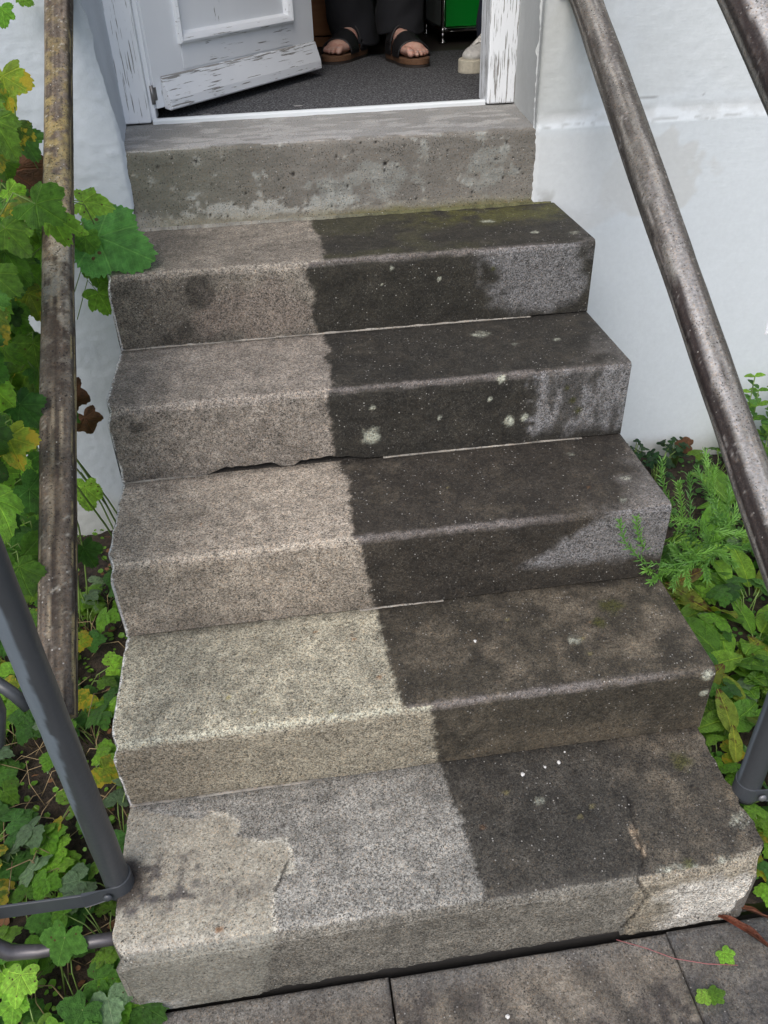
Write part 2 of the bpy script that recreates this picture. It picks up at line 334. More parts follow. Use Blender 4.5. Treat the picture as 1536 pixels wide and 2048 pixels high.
def build_step(k, parent, label):
    yn, zt = YN[k], ZT[k]
    yb = YN[k - 1] + .06                                      # runs under the step above
    hr = ZT[k] - ZT[k + 1]
    xs = np.unique(np.concatenate([np.arange(0, XW, .0042), [.0015, .003, .006, XW - .0015, XW - .003, XW]]))
    D = yb - yn
    # profile parameter list: ('T', depth) / ('A', angle) / ('R', drop)
    tt = np.concatenate([np.linspace(D, .03, int(D / .0045))]); na = 9; rr = np.linspace(.02, hr, int(hr / .0042))
    nu = len(xs); nv = len(tt) + na + len(rr)
    X = np.repeat(xs[:, None], nv, 1); Y = np.zeros((nu, nv)); Z = np.zeros((nu, nv)); T = np.zeros((nu, nv)); H = np.zeros((nu, nv))
    r = .009 + .016 * np.exp(-xs / .012) + .006 * (vnoise(xs, xs * 0, 14, k)) + (.004 + .012 * np.exp(-(XW - xs) / .01) if k == 5 else 0)
    if k == 5: r = np.clip(r + .006, 0, .03)
    r = r[:, None]
    nT = len(tt)
    T[:, :nT] = tt[None, :] * (D - r) / D + r * (1 - tt[None, :] / D) * 0 + 0
    T[:, :nT] = r + (tt[None, :] - .03) / (D - .03) * (D - r)
    Y[:, :nT] = yn + T[:, :nT]; Z[:, :nT] = zt
    a = np.linspace(0, np.pi / 2, na)[None, :]
    Y[:, nT:nT + na] = yn + r - r * np.sin(a); Z[:, nT:nT + na] = zt - r + r * np.cos(a)
    T[:, nT:nT + na] = r * (1 - np.sin(a)) ; H[:, nT:nT + na] = r * (1 - np.cos(a))
    # gap under the riser
    gx = xs; gn = fbm(gx, gx * 0, 40, 4, 900 + k)
    if k == 2: gap = .0035 + .011 * sm(.17, .21, gx) * sm(.33, .30, gx) * (.5 + gn) + .012 * sm(.35, .37, gx) * sm(.52, .44, gx) * (.5 + gn)
    elif k == 5: gap = .003 + np.where((gx > .208) & (gx < .826), np.interp(gx, [.208, .3, .5, .82], [.002, .003, .0065, .007]) + (gn - .5) * .014, -.006)
    else: gap = .0032 + .003 * np.clip(gn - .5, 0, 1)
    gap = (np.maximum(gap, .002) if k < 5 else gap)[:, None]
    HH = r + (rr[None, :] - .02) / (hr - .02) * (hr - gap - r)
    H[:, nT + na:] = HH; Y[:, nT + na:] = yn; Z[:, nT + na:] = zt - HH
    isT = np.zeros((nu, nv), bool); isT[:, :nT + na // 2] = True
    Wc = np.where(isT, -T, H)
    # displacement along the local normal
    ny = np.zeros((nu, nv)); nz = np.zeros((nu, nv)); nz[:, :nT] = 1; ny[:, nT:nT + na] = -np.sin(a); nz[:, nT:nT + na] = np.cos(a); ny[:, nT + na:] = -1
    d = (fbm(X, Wc, 110, 3, 7 + k) - .5) * .0016 + (fbm(X, Wc, 12, 3, 17 + k) - .5) * .004
    d -= .003 * sm(.03, .0, np.where(isT, T, H)) * (fbm(X, X * 0, 25, 3, 50 + k))
    ex = np.minimum(X, XW - X)
    d = d * sm(0, .004, ex)
    n3 = fbm(X, Wc, 60, 3, 5)
    if k == 5:
        ck = np.minimum(segdist(X, T, [(.874, .15), (.862, .084), (.856, .039), (.839, -.002)]) + (~isT) * 9, segdist(X, H, [(.833, 0), (.847, .038), (.859, .056), (.838, .131), (.827, .157)]) + isT * 9)
        d -= .004 * sm(.004, .001, ck)
        pr = (~isT) * sm(.83, .85, X); d += pr * (.002 + (fbm(X, Wc * 1.6, 45, 4, 61) - .5) * .006)
        pl = (~isT) * sm(.24, .22, X); d += pl * (.002 + (fbm(X, Wc, 20, 3, 62) - .5) * .003)
        pt = isT * sm(.275, .262, X + (n3 - .5) * .03) * sm(.0, .02, T) * sm(.17, .16, T); d += pt * .0015
    if k == 2:
        d -= .0
    Y = Y + ny * d; Z = Z + nz * d
    # wavy painted left edge, chipped corners
    xo = np.where(X < .03, (fbm(Wc, Wc * 0, 30, 3, 400 + k) - .5) * .005 * (1 - X / .03), 0)
    if k == 5: xo = xo + np.where(X < .05, (1 - X / .05) * (.012 * sm(.02, .07, H) * (~isT) + .006 * (fbm(Wc, Wc * 0, 25, 3, 4) - .5)), 0)
    rc = .010 if k < 5 else .018
    crn = sm(.05, .0, np.where(isT, T, H)); xo = xo + np.where(X < .02, (1 - X / .02) * rc * crn ** 2, 0)
    if k == 5: xo = xo - np.where(X > XW - .06, (1 - (XW - X) / .06) * ((.016 * (1 - sm(.0, .03, T)) + (fbm(Wc, Wc * 0, 30, 3, 41) - .3) * .02 + (~isT) * .02 * sm(.05, .17, H))), 0)
    X2 = X + xo
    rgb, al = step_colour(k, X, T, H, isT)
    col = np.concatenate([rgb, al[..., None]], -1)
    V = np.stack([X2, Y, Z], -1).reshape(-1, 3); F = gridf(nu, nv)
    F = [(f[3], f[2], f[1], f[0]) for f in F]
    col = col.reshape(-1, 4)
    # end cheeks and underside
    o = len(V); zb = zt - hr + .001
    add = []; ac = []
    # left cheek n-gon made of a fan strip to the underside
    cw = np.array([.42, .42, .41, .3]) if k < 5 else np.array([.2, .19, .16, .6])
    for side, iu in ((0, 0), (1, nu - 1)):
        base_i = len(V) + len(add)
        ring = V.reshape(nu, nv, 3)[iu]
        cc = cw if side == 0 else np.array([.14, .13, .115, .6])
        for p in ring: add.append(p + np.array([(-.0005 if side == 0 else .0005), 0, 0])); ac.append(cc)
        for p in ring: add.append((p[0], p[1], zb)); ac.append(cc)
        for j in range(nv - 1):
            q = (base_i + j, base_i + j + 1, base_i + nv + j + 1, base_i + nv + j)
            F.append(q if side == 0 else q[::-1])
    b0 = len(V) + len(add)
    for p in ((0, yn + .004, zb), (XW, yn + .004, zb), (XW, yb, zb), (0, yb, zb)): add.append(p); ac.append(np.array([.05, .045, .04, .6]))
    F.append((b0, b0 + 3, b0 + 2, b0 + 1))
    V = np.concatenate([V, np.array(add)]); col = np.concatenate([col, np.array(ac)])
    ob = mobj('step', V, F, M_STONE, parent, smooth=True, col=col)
    ob['label'] = label
    return ob
stairs = thing('stone_staircase', 'half cleaned concrete entrance stairs, left half pale and right half dirty black', 'staircase', (.53, -.7, -1.027))
for k, lb in ((1, 'top step with yellowish moss at its back right corner'), (2, 'second step from the top with a round pale lichen spot'), (3, 'middle step with a pale curved patch at its right end'),
              (4, 'second step from the bottom with a sandy tread'), (5, 'lowest step with cracked mortar repairs at both ends')):
    build_step(k, stairs, lb)
# dark bedding core below the treads, visible only through the open joints
core = []
for k in range(1, 6): core.append(box(.012, XW - .012, YN[k] + (.045 if k < 5 else .006), YN[k - 1] + .05, ZT[k + 1] - .03 if k < 5 else -1.15, ZT[k + 1] + (.002 if k < 5 else .004)))
V, F = join(core); mobj('bedding', V, F, simple('dark_bedding', (.02, .018, .016), .9), stairs, smooth=False)
# thin mortar in the joints
def mortar(k, x0, x1, hgt, seed):
    xs = np.arange(x0, x1, .004); n = fbm(xs, xs * 0, 60, 3, seed); y = YN[k] - .0005; z = ZT[k + 1]
    pr = [(.006, .0), (-.002, .0), (-.0025, .55), (.0, 1.), (.006, 1.)]
    Vv = np.zeros((len(xs), len(pr), 3))
    for j, (py, pz) in enumerate(pr):
        Vv[:, j, 0] = xs; Vv[:, j, 1] = y + py - (n - .5) * .003 * (j in (1, 2)); Vv[:, j, 2] = z + .0005 + pz * hgt * (.4 + n * .9) * np.clip(np.minimum(xs - x0, x1 - xs) / .10 + .15, 0, 1)
    c_ = np.ones((len(xs), len(pr), 4)); c_[..., :3] = np.array([.30, .28, .245]); c_[..., :3] *= (.35 + 1.1 * fbm(xs, xs * 0, 30, 3, seed + 5))[:, None, None]; c_[..., 3] = .4
    mobj('mortar_joint', Vv, gridf(len(xs), len(pr)), M_SILL, stairs, col=c_)
mortar(1, .0, .93, .0042, 1); mortar(2, .0, .175, .0048, 2); mortar(2, .54, .98, .0036, 4); mortar(3, .45, .62, .0032, 6); mortar(4, .12, .34, .003, 8); mortar(4, .0, .1, .0025, 9)
# =============================================================== HOUSE
house = thing('house', 'white rendered house wall with an open door above the stairs', 'house', (0, .1, -1.0))
def sill():
    xs = np.arange(-.02, 1.06, .0045); hr = .1765; D = .46
    tt = np.linspace(D, .012, 80); na = 7; rr = np.linspace(.012, hr, 44)
    nu, nv = len(xs), len(tt) + na + len(rr); r = .010
    X = np.repeat(xs[:, None], nv, 1); Y = np.zeros((nu, nv)); Z = np.zeros((nu, nv)); T = np.zeros((nu, nv)); H = np.zeros((nu, nv)); nT = len(tt)
    T[:, :nT] = tt; Y[:, :nT] = tt; a = np.linspace(0, np.pi / 2, na)[None, :]
    Y[:, nT:nT + na] = r - r * np.sin(a); Z[:, nT:nT + na] = -r + r * np.cos(a); T[:, nT:nT + na] = r * (1 - np.sin(a)); H[:, nT:nT + na] = r * (1 - np.cos(a))
    H[:, nT + na:] = rr; Z[:, nT + na:] = -rr
    isT = np.zeros((nu, nv), bool); isT[:, :nT + 3] = True; Wc = np.where(isT, -T, H)
    n1 = fbm(X, Wc, 8, 4, 1); n2 = fbm(X, Wc, 30, 4, 2); n3 = fbm(X, Wc, 100, 3, 3)
    b = mixc(np.array([.145, .145, .120]), np.array([.185, .175, .155]), sm(.1, .5, X)) * (1 + (n1 - .5) * .5 + (n2 - .5) * .3)[..., None]
    b = mixc(b, np.array([.30, .305, .30]) * (1 + (n1 - .5) * .4)[..., None], isT * sm(.004, .02, T + (n2 - .5) * .02) * (.75))
    # pale paint remnants along the foot and right
    wf = (~isT) * sm(.50, .58, n2 * .45 + n3 * .35 + .24 * sm(.10, .150, H) * sm(.172, .155, H) * sm(.02, .3, X) * sm(.75, .45, X)); b = mixc(b, np.array([.40, .41, .38]), wf * .75)
    wf = (~isT) * sm(.50, .58, n2 * .75 + .22 * blob(X, H, .55, .10, .14, .05, 4) + .20 * blob(X, H, .90, .085, .06, .05, 5)) ; b = mixc(b, np.array([.30, .32, .30]), wf * .45)
    wf = (~isT) * sm(.14, .165, H + (n2 - .5) * .03); b = mixc(b, np.array([.30, .285, .22]), wf * .55)
    wf = isT * sm(.55, .66, fbm(X * .5, T, 35, 4, 8) + .1 * blob(X, T, .5, .1, .5, .1, 9)); b = mixc(b, np.array([.46, .46, .45]), wf * .5)
    mo = (~isT) * sm(.155, .17, H + (n2 - .5) * .02) * sm(.4, .6, X); b = mixc(b, np.array([.13, .12, .03]), mo * .7)
    lf = (~isT) * sm(.12, .03, X) * sm(.11, .16, H + (n2 - .5) * .04); b = mixc(b, np.array([.42, .42, .42]), lf * .5 * n2 * 1.6)
    # little blow holes
    rg = np.random.RandomState(4); hole = np.zeros(X.shape)
    for i in range(46):
        hx, hh, hr_ = rg.uniform(.05, 1.0), rg.uniform(.01, .16), rg.choice([.0022, .003, .0042]); hole = np.maximum(hole, (~isT) * sm(hr_, hr_ * .4, np.hypot(X - hx, H - hh)))
    for hx, hh in ((.42, .07), (.2, .028), (.64, .06)): hole = np.maximum(hole, (~isT) * sm(.006, .003, np.hypot(X - hx, H - hh)))
    b = mixc(b, np.array([.012, .01, .009]), hole)
    ny = np.zeros((nu, nv)); nz = np.zeros((nu, nv)); nz[:, :nT] = 1; ny[:, nT:nT + na] = -np.sin(a); nz[:, nT:nT + na] = np.cos(a); ny[:, nT + na:] = -1
    d = (fbm(X, Wc * 3, 14, 4, 12) - .5) * .004 - hole * .003 - .004 * sm(.02, .0, np.where(isT, T, H)) * fbm(X, X * 0, 20, 3, 13)
    Y = Y + ny * d; Z = Z + nz * d + .004 * isT * sm(0, .05, T) * 0
    c_ = np.concatenate([np.clip(b, .01, .7), np.full((nu, nv, 1), .5)], -1)
    F = [f[::-1] for f in gridf(nu, nv)]
    o = mobj('threshold_block', np.stack([X, Y, Z], -1), F, M_SILL, house, col=c_)
sill()
# cement fillet between the sill and the top step
xs = np.arange(.04, 1.06, .005); n = fbm(xs, xs * 0, 50, 3, 3); pr = [(.004, .007), (-.003, .005), (-.006, .002), (-.008, -.003)]
Vv = np.zeros((len(xs), 4, 3))
for j, (py, pz) in enumerate(pr): Vv[:, j, 0] = xs; Vv[:, j, 1] = py * (.6 + n); Vv[:, j, 2] = ZT[1] + pz
c_ = np.ones((len(xs), 4, 4)); c_[..., :3] = (mixc(np.array([.22, .215, .19]), np.array([.10, .10, .045]), sm(.3, .7, xs)) * (.5 + n)[:, None])[:, None, :]; c_[..., 3] = .4
mobj('cement_fillet', Vv, [f[::-1] for f in gridf(len(xs), 4)], M_SILL, house, col=c_)

def mat_plaster(name, rough_sc=1.):
    m = NT(name); p = m.pos(); a = m.attr()
    mp = m.map(p, (12, 12, 110)); n1 = m.noise(mp, 1., 4, .6); n2 = m.noise(p, 170, 4, .6); n3 = m.noise(p, 38, 4)
    brush = m.math('MULTIPLY', n1, a.outputs['Alpha'])
    h = m.math('ADD', brush, m.math('MULTIPLY', n2, .55)); h = m.math('ADD', h, m.math('MULTIPLY', n3, .8))
    c_ = m.mix(1., a.outputs['Color'], m.mix(m.noise(p, 90, 4), (.93, .93, .93), (1.06, 1.06, 1.06)), 'MULTIPLY')
    c_ = m.mix(m.ramp(m.vor(p, 60, 'Distance'), .06, .03, 0, .0), c_, (.1, .1, .1))
    return m.fin(c_, .85, m.bump(h, .0012, .8), Specular_IOR_Level=.2)
M_PLASTER = mat_plaster('painted_render')
PW = np.array([.635, .675, .70]); PG = np.array([.52, .53, .51])
def wall_grid(xs, zs, left):
    X, Z = np.meshgrid(xs, zs, indexing='ij'); Y = np.zeros(X.shape)
    n1 = fbm(X, Z, 5, 4, 1 + left); n2 = fbm(X, Z, 25, 4, 2); n3 = fbm(X, Z, 70, 3, 3)
    up = sm(.045, .004, Z * -1 + .049)                      # 1 above the plinth ledge
    up = sm(.001, .030, Z + (n2 - .5) * .010) * (0 if left else 1)
    Y = up * .008
    Y += (n2 - .5) * .002 + (n1 - .5) * .004 + (n3 - .5) * (.0026 if left else .0010)
    Y -= (0 if left else 1) * .0008 * np.exp(-((Z - .003 - (n2 - .5) * .008) / .005) ** 2) * (.3 + n3)       # rough lip
    Y = Y - .007 if left else np.where(Z < .0, np.minimum(Y, Y * .3 - .004), Y)
    col = np.ones(X.shape + (3,)) * PW * (1 + (n1 - .5) * .06)[..., None]
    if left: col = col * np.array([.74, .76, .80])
    if not left:
        g = sm(.0, .03, Z) * sm(1.16, 1.10, X + (n2 - .5) * .10) * .8; col = mixc(col, np.array([.47, .48, .46]), g * .8)
        g = sm(.045, .06, Z) * sm(.4, .6, n1 + .1) * .25; col = mixc(col, PG, g)
        xx = X - (1.22 + (.0 - Z) * .35); g = sm(.0, -.02, Z) * sm(-.20, -.17, Z) * sm(.16, .10, np.abs(X - 1.22) + (n2 - .5) * .03) * .55
        g2 = blob(X, Z, 1.33, -.13, .13, .10, 5, .08); col = mixc(col, np.array([.56, .57, .56]), np.clip(g2, 0, 1) * .75)
        g3 = sm(-.235, -.215, Z + (n1 - .5) * .02 + .03 * np.sin(X * 18)) * sm(1.33, 1.25, X) * sm(.0, -.03, Z) * .7; col = mixc(col, np.array([.585, .60, .60]), g3)
        g4 = sm(1.11, 1.04, X) * sm(-.13, -.175, Z) * sm(.45, .6, n2); col = mixc(col, np.array([.20, .19, .16]), g4 * .5)
        lg = np.exp(-((Z - .018) / .016) ** 2) * (.35 + .9 * sm(.4, .6, n2)); col = mixc(col, np.array([.40, .41, .40]), np.clip(lg, 0, 1) * .55); lg = sm(.006, .0, np.abs(Z - .0 + (n2 - .5) * .012)) * sm(.45, .6, n3); col = mixc(col, np.array([.22, .22, .20]), lg * .5)
        hl = segdist(X, Z, [(1.17, .049), (1.25, .050), (1.34, .046), (1.42, .048)]); col = mixc(col, np.array([.12, .11, .10]), sm(.0016, .0006, hl + (n3 - .5) * .002) * .5)
    g = sm(-.88, -.97, Z + (n1 - .5) * .08); col = mixc(col, np.array([.38, .38, .34]), g * .7)
    al = .35 + 0 * X if not left else .35 + 0 * X
    al = np.where(up > .5, .5, al)
    return X, Y, Z, np.concatenate([col, al[..., None]], -1)
def ax(*segs):
    o = []
    for a, b, s in segs: o.append(np.linspace(a, b, max(2, int(round((b - a) / s)) + 1)))
    return np.unique(np.round(np.concatenate(o), 5))
zs = ax((-1.12, -.62, .006), (-.62, -.32, .006), (-.32, .34, .0052), (.34, 2.05, .06), (2.05, 3.2, .1))
# right wall
xs = ax((1.0, 1.78, .0052), (1.78, 2.3, .02), (2.3, 4.5, .15))
X, Y, Z, col = wall_grid(xs, zs, False)
edge = np.interp(Z, [-.18, -.165, -.13, -.05, -.02, 0, .01, 2.1], [.017, .004, -.006, -.010, -.006, .002, -.001, -.001]) + (fbm(Z, Z * 0, 45, 3, 6) - .5) * .012
X = X + edge * sm(1.03, 1.0, X); Y = Y + .010 * sm(1.008, 1.0, X)
Xc = .5 * (xs[1:] + xs[:-1]); Zc = .5 * (zs[1:] + zs[:-1]); XX, ZZ = np.meshgrid(Xc, Zc, indexing='ij')
WX0, WX1, WZ0, WZ1 = 1.726, 2.28, -.588, -.25
keep = ~((XX > WX0) & (XX < WX1) & (ZZ > WZ0) & (ZZ < WZ1))
mobj('wall', np.stack([X, Y, Z], -1), gridf(len(xs), len(zs), keep), M_PLASTER, house, col=col)
# left wall
xs = ax((-3.5, -.7, .15), (-.7, -.35, .02), (-.35, .046, .0052))
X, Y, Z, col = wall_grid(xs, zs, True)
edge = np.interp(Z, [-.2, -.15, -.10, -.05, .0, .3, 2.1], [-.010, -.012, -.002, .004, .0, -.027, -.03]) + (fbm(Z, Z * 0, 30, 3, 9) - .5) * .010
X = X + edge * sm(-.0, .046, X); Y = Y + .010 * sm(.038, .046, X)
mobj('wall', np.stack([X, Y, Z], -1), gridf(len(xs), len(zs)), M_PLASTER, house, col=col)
def reveal(xa, xb, colr, flip):
    ts = np.linspace(0, 1, 40); zz = ax((-.004, .32, .008), (.32, 2.05, .1))
    T, Z = np.meshgrid(ts, zz, indexing='ij'); n2 = fbm(T * .3, Z, 25, 4, 5)
    xs_ = xa + (np.interp(Z, [0, .3, 2.1], [.003, -.026, -.030]) if xa < .5 else 0)
    X = xs_ + (xb - xs_) * T + (n2 - .5) * .002; Y = -.004 + T * .312
    c_ = np.concatenate([np.ones(X.shape + (3,)) * np.array(colr) * (1 + (fbm(T * .3, Z, 9, 4, 8) - .5) * .25)[..., None], np.full(X.shape + (1,), .3)], -1)
    F = gridf(len(ts), len(zz)); F = [f[::-1] for f in F] if flip else F
    mobj('door_reveal', np.stack([X, Y, Z], -1), F, M_PLASTER, house, col=c_)
reveal(1.0, 1.0345, (.44, .45, .44), True); reveal(.040, .0145, (.52, .56, .60), False)
# white plaster smears hanging over the block at the left
bx('lintel', (-.03, 1.07, .004, .34, 2.05, 3.2), M_PLASTER, house)
bl = bpy.data.objects['lintel'].data; at = bl.color_attributes.new('tint', 'FLOAT_COLOR', 'POINT')
for d_ in at.data: d_.color = (.7, .73, .76, .4)
# basement window at the right edge
bx('window_reveal', (WX0 - .004, WX1 + .004, .005, .09, WZ0 - .03, WZ0), simple('white_sill', (.72, .73, .74), .6), house, .002)
M_WHITE = simple('white_paint', (.72, .74, .76), .45, amt=.06)
fr = mobj('window', *join([box(WX0 + .012, WX0 + .052, .045, .09, WZ0, WZ1), box(WX1 - .05, WX1, .045, .09, WZ0, WZ1), box(WX0 + .052, WX1 - .05, .045, .09, WZ0 + .0, WZ0 + .030), box(WX0 + .052, WX1 - .05, .045, .09, WZ1 - .045, WZ1)]), M_WHITE, house, smooth=False)
bx('window_reveal', (WX1 - .012, WX1 + .05, .009, .12, WZ0 - .02, WZ1 + .02), M_WHITE, house); bx('window_reveal', (WX0 - .004, WX1 + .04, .008, .12, WZ1 - .006, WZ1 + .03), M_WHITE, house)
gl = NT('dark_glass'); gl.fin((.01, .012, .014), .06)
bx('pane', (WX0 + .052, WX1 - .05, .068, .074, WZ0 + .03, WZ1 - .045), gl.m, fr)
bx('window_reveal', (WX0 - .004, WX0 + .0115, .006, .12, WZ0, WZ1), M_WHITE, house)
# =============================================================== DOOR
def mat_peel(name, sc, thr=.62, zf=0., zt=None):
    """white gloss paint cracked along the grain down to grey wood; sc = stretch of the noise"""
    m = NT(name); p = m.obj(); mp = m.map(p, sc)
    n = m.noise(mp, 1., 5, .62); n2 = m.noise(p, 14, 3)
    f = m.math('ADD', n, m.math('MULTIPLY', m.math('SUBTRACT', n2, .5), .30))
    if zf:
        s = m.n('ShaderNodeSeparateXYZ'); m.l(p, s.inputs[0]); f = m.math('ADD', f, m.ramp(s.outputs[2], zf, .02, 0, .11))
    if zt:
        s = m.n('ShaderNodeSeparateXYZ'); m.l(p, s.inputs[0]); f = m.math('ADD', f, m.ramp(s.outputs[2], zt[0], zt[1], 0, .16))
    k = m.ramp(f, thr, thr + .025)
    wood = m.mix(m.noise(mp, 2.2, 3), (.09, .08, .07), (.30, .28, .25))
    c_ = m.mix(m.math('MULTIPLY', k, .85), m.mix(m.noise(p, 9, 4), (.72, .75, .78), (.82, .84, .86)), wood)
    return m.fin(c_, m.mix(k, (.38,) * 3, (.85,) * 3), m.bump(m.math('MULTIPLY', k, -1.), .0012, .8))
M_PEELV = mat_peel('peeling_paint_upright', (240, 240, 8), .60, .30)
M_PEELR = mat_peel('peeling_paint_cracked', (230, 230, 9), .565)
M_PEELH = mat_peel('peeling_paint_rail', (9, 110, 260), .64)
M_PEELW = mat_peel('peeling_paint_weatherboard', (10, 110, 260), .625, zt=(.052, .072))
M_DOORP = mat_peel('door_paint', (60, 60, 9), .70)
frame = mobj('door_frame', *box(.012, .079, .304, .40, .004, 2.0), M_PEELV, house, smooth=False); bevel(frame, .003)
fr2 = mobj('door_frame', *box(.959, 1.036, .304, .40, .003, 2.0), M_PEELR, house, smooth=False); bevel(fr2, .004)
bx('door_frame', (.079, .959, .304, .40, 1.93, 2.05), M_PEELH, house, .003)
bx('door_stop', (.079, .090, .335, .40, .006, 1.93), M_DOORP, house, .001)
M_ALU = NT('white_aluminium'); M_ALU.fin((.74, .78, .80), .3, Metallic=.15)
V, F = sweep([(.083, .312, .004), (.957, .326, .004)], 1., 6, [(-.012, -.004), (.012, -.004), (.012, .004), (.006, .0085), (-.006, .0085), (-.012, .003)], up=(0, 0, 1))
mobj('threshold_strip', V, F, M_ALU.m, house, smooth=False)
# leaf: local x along the leaf, y its thickness (away from the camera side), z up
DANG = R(54.3); DP = Vector((.096, .342, .03))
def dl(x, y, z): return (DP.x + math.cos(DANG) * x - math.sin(DANG) * y, DP.y + math.sin(DANG) * x + math.cos(DANG) * y, z)
# door boxes keep a local frame so the grain follows the leaf
def dbox(name, d, mat, parent, bw=.0015):
    V, F = box(*d); o = mobj(name, V, F, mat, parent, smooth=False, local=True); bevel(o, bw); return o
leafV, leafF = join([box(0, .128, 0, .042, .0, 1.97), box(.652, .782, 0, .042, 0, 1.97), box(.128, .652, 0, .042, .0, .142), box(.128, .652, 0, .042, 1.0, 1.12), box(.128, .652, 0, .042, 1.86, 1.97)])
door = mobj('door', leafV, leafF, M_DOORP, house, smooth=False, local=True)
door.location = DP - org(house); door.rotation_euler = (0, 0, DANG); bevel(door, .0012)
door['label'] = 'white panelled door leaf standing open with peeling paint at its foot'
# sub-parts (world verts are given in the leaf frame)
dbox('door_panel', (.129, .651, .010, .030, .143, .999), M_DOORP, door); dbox('door_panel', (.129, .651, .010, .030, 1.121, 1.859), M_DOORP, door)
def mould(z0, z1, x0=.128, x1=.652):
    pr = [(0, .001), (0, -.010), (.006, -.013), (.012, -.010), (.020, -.004), (.026, .010)]
    ring = []
    for (cx, cz, sx, sz) in ((x0, z0, 1, 1), (x1, z0, -1, 1), (x1, z1, -1, -1), (x0, z1, 1, -1)):
        ring.append([(cx + sx * (a - .008), b, cz + sz * (a - .008)) for a, b in pr])
    V = [p for r_ in ring for p in r_]; n = len(pr); F = []
    for i in range(4):
        for j in range(n - 1): a = i * n + j; b = ((i + 1) % 4) * n + j; F.append((a, b, b + 1, a + 1))
    o = mobj('panel_moulding', V, F, M_PEELH, door, smooth=False, local=True)
mould(.142, 1.0); mould(1.12, 1.86)
# weatherboard: slanted drip board
pr = [(-.002, .072), (-.007, .070), (-.024, .018), (-.026, -.004), (-.020, -.008), (0, -.004)]
V = [(x, a, b) for x in (.028, .779) for a, b in pr]; n = len(pr); F = [(j, (j + 1) % n, n + (j + 1) % n, n + j) for j in range(n)] + [tuple(range(n))[::-1], tuple(range(n, 2 * n))]
wbo = mobj('weatherboard', V, F, M_PEELW, door, smooth=False, local=True); bevel(wbo, .002)
bx_ = mobj('bottom_rail_face', *box(.128, .652, -.0015, .002, .076, .134), M_PEELH, door, smooth=False, local=True)
V, F = join([sweep([(-.008, .002, .012), (-.008, .002, .055)], .005, 8), box(-.010, .006, -.0012, 0, .02, .05)])
mobj('hinge', V, F, simple('hinge_steel', (.25, .24, .23), .4, .8), door, local=True)
V, F = join([sweep([(.735, 0, 1.03), (.735, -.05, 1.03)], .008, 10), sweep([(.735, -.05, 1.03), (.63, -.05, 1.03)], .009, 10), box(.715, .755, -.006, 0, .93, 1.10)])
mobj('handle', V, F, simple('handle_metal', (.5, .5, .5), .3, .9), door, local=True)
# =============================================================== INTERIOR
m = NT('entrance_mat'); p = m.pos(); v = m.noise(p, 170, 3, .8); v2 = m.noise(p, 30, 3)
c_ = m.mix(m.ramp(v, .46, .66), (.016, .016, .018), (.26, .265, .28)); c_ = m.mix(1., c_, m.mix(v2, (.6, .6, .6), (1.25, 1.25, 1.25)), 'MULTIPLY')
M_CARPET = m.fin(c_, .95, m.bump(v, .004, 1.))
M_FLOOR = simple('hall_floor', (.035, .028, .022), .55, nsc=60, amt=.5)
fl = bx('carpet', (.0, 1.9, .338, 1.45, -.03, .001), M_CARPET); fl['kind'] = 'structure'
fl = bx('floor', (-1.6, 3.2, .40, 4.3, -.05, -.002), M_FLOOR); fl['kind'] = 'structure'
M_IN = simple('hall_wall_paint', (.42, .38, .32), .8)
for n_, d in (('hall_wall', (-1.65, -1.6, .35, 4.3, 0, 2.5)), ('hall_wall', (3.2, 3.25, .35, 4.3, 0, 2.5)), ('hall_wall', (-1.6, 3.2, 4.3, 4.35, 0, 2.5)), ('hall_wall', (-1.6, -.02, .385, .40, 0, 2.5)), ('hall_wall', (1.05, 3.2, .385, .40, 0, 2.5)), ('hall_ceiling', (-1.65, 3.25, .35, 4.35, 2.5, 2.55))):
    o = bx(n_, d, M_IN); o['kind'] = 'structure'
# wooden chest behind the door
M_WOOD = NT('orange_wood'); p = M_WOOD.map(M_WOOD.obj(), (3, 40, 40)); M_WOOD.fin(M_WOOD.mix(M_WOOD.noise(p, 1.5, 4), (.22, .075, .018), (.42, .17, .05)), .45); M_WOOD = M_WOOD.m
ch = thing('wooden_chest', 'orange brown wooden chest of drawers standing in the hall behind the open door', 'chest', (.55, 1.9, 0))
V, F = join([box(.20, .22, 1.75, 2.15, .0, .8), box(.80, .82, 1.75, 2.15, 0, .8), box(.22, .80, 2.13, 2.15, 0, .8), box(.19, .83, 1.735, 2.16, .8, .825), box(.22, .80, 1.76, 1.78, .0, .035)])
mobj('carcass', V, F, M_WOOD, ch, smooth=False)
for i in range(4): 
    d_ = bx('drawer', (.223, .797, 1.752, 2.1, .040 + i * .19, .040 + i * .19 + .18), M_WOOD, ch, .002)
cb = thing('grey_cupboard', 'light grey cupboard side seen between the trouser legs in the hall', 'cupboard', (1.0, 2.7, 0))
M_GREY = simple('grey_lacquer', (.30, .31, .30), .5, amt=.05)
bx('cabinet_body', (.835, 1.06, 2.55, 3.0, .03, 1.2), M_GREY, cb, .003); bx('plinth', (.845, 1.05, 2.57, 2.98, 0, .03), M_FLOOR, cb)
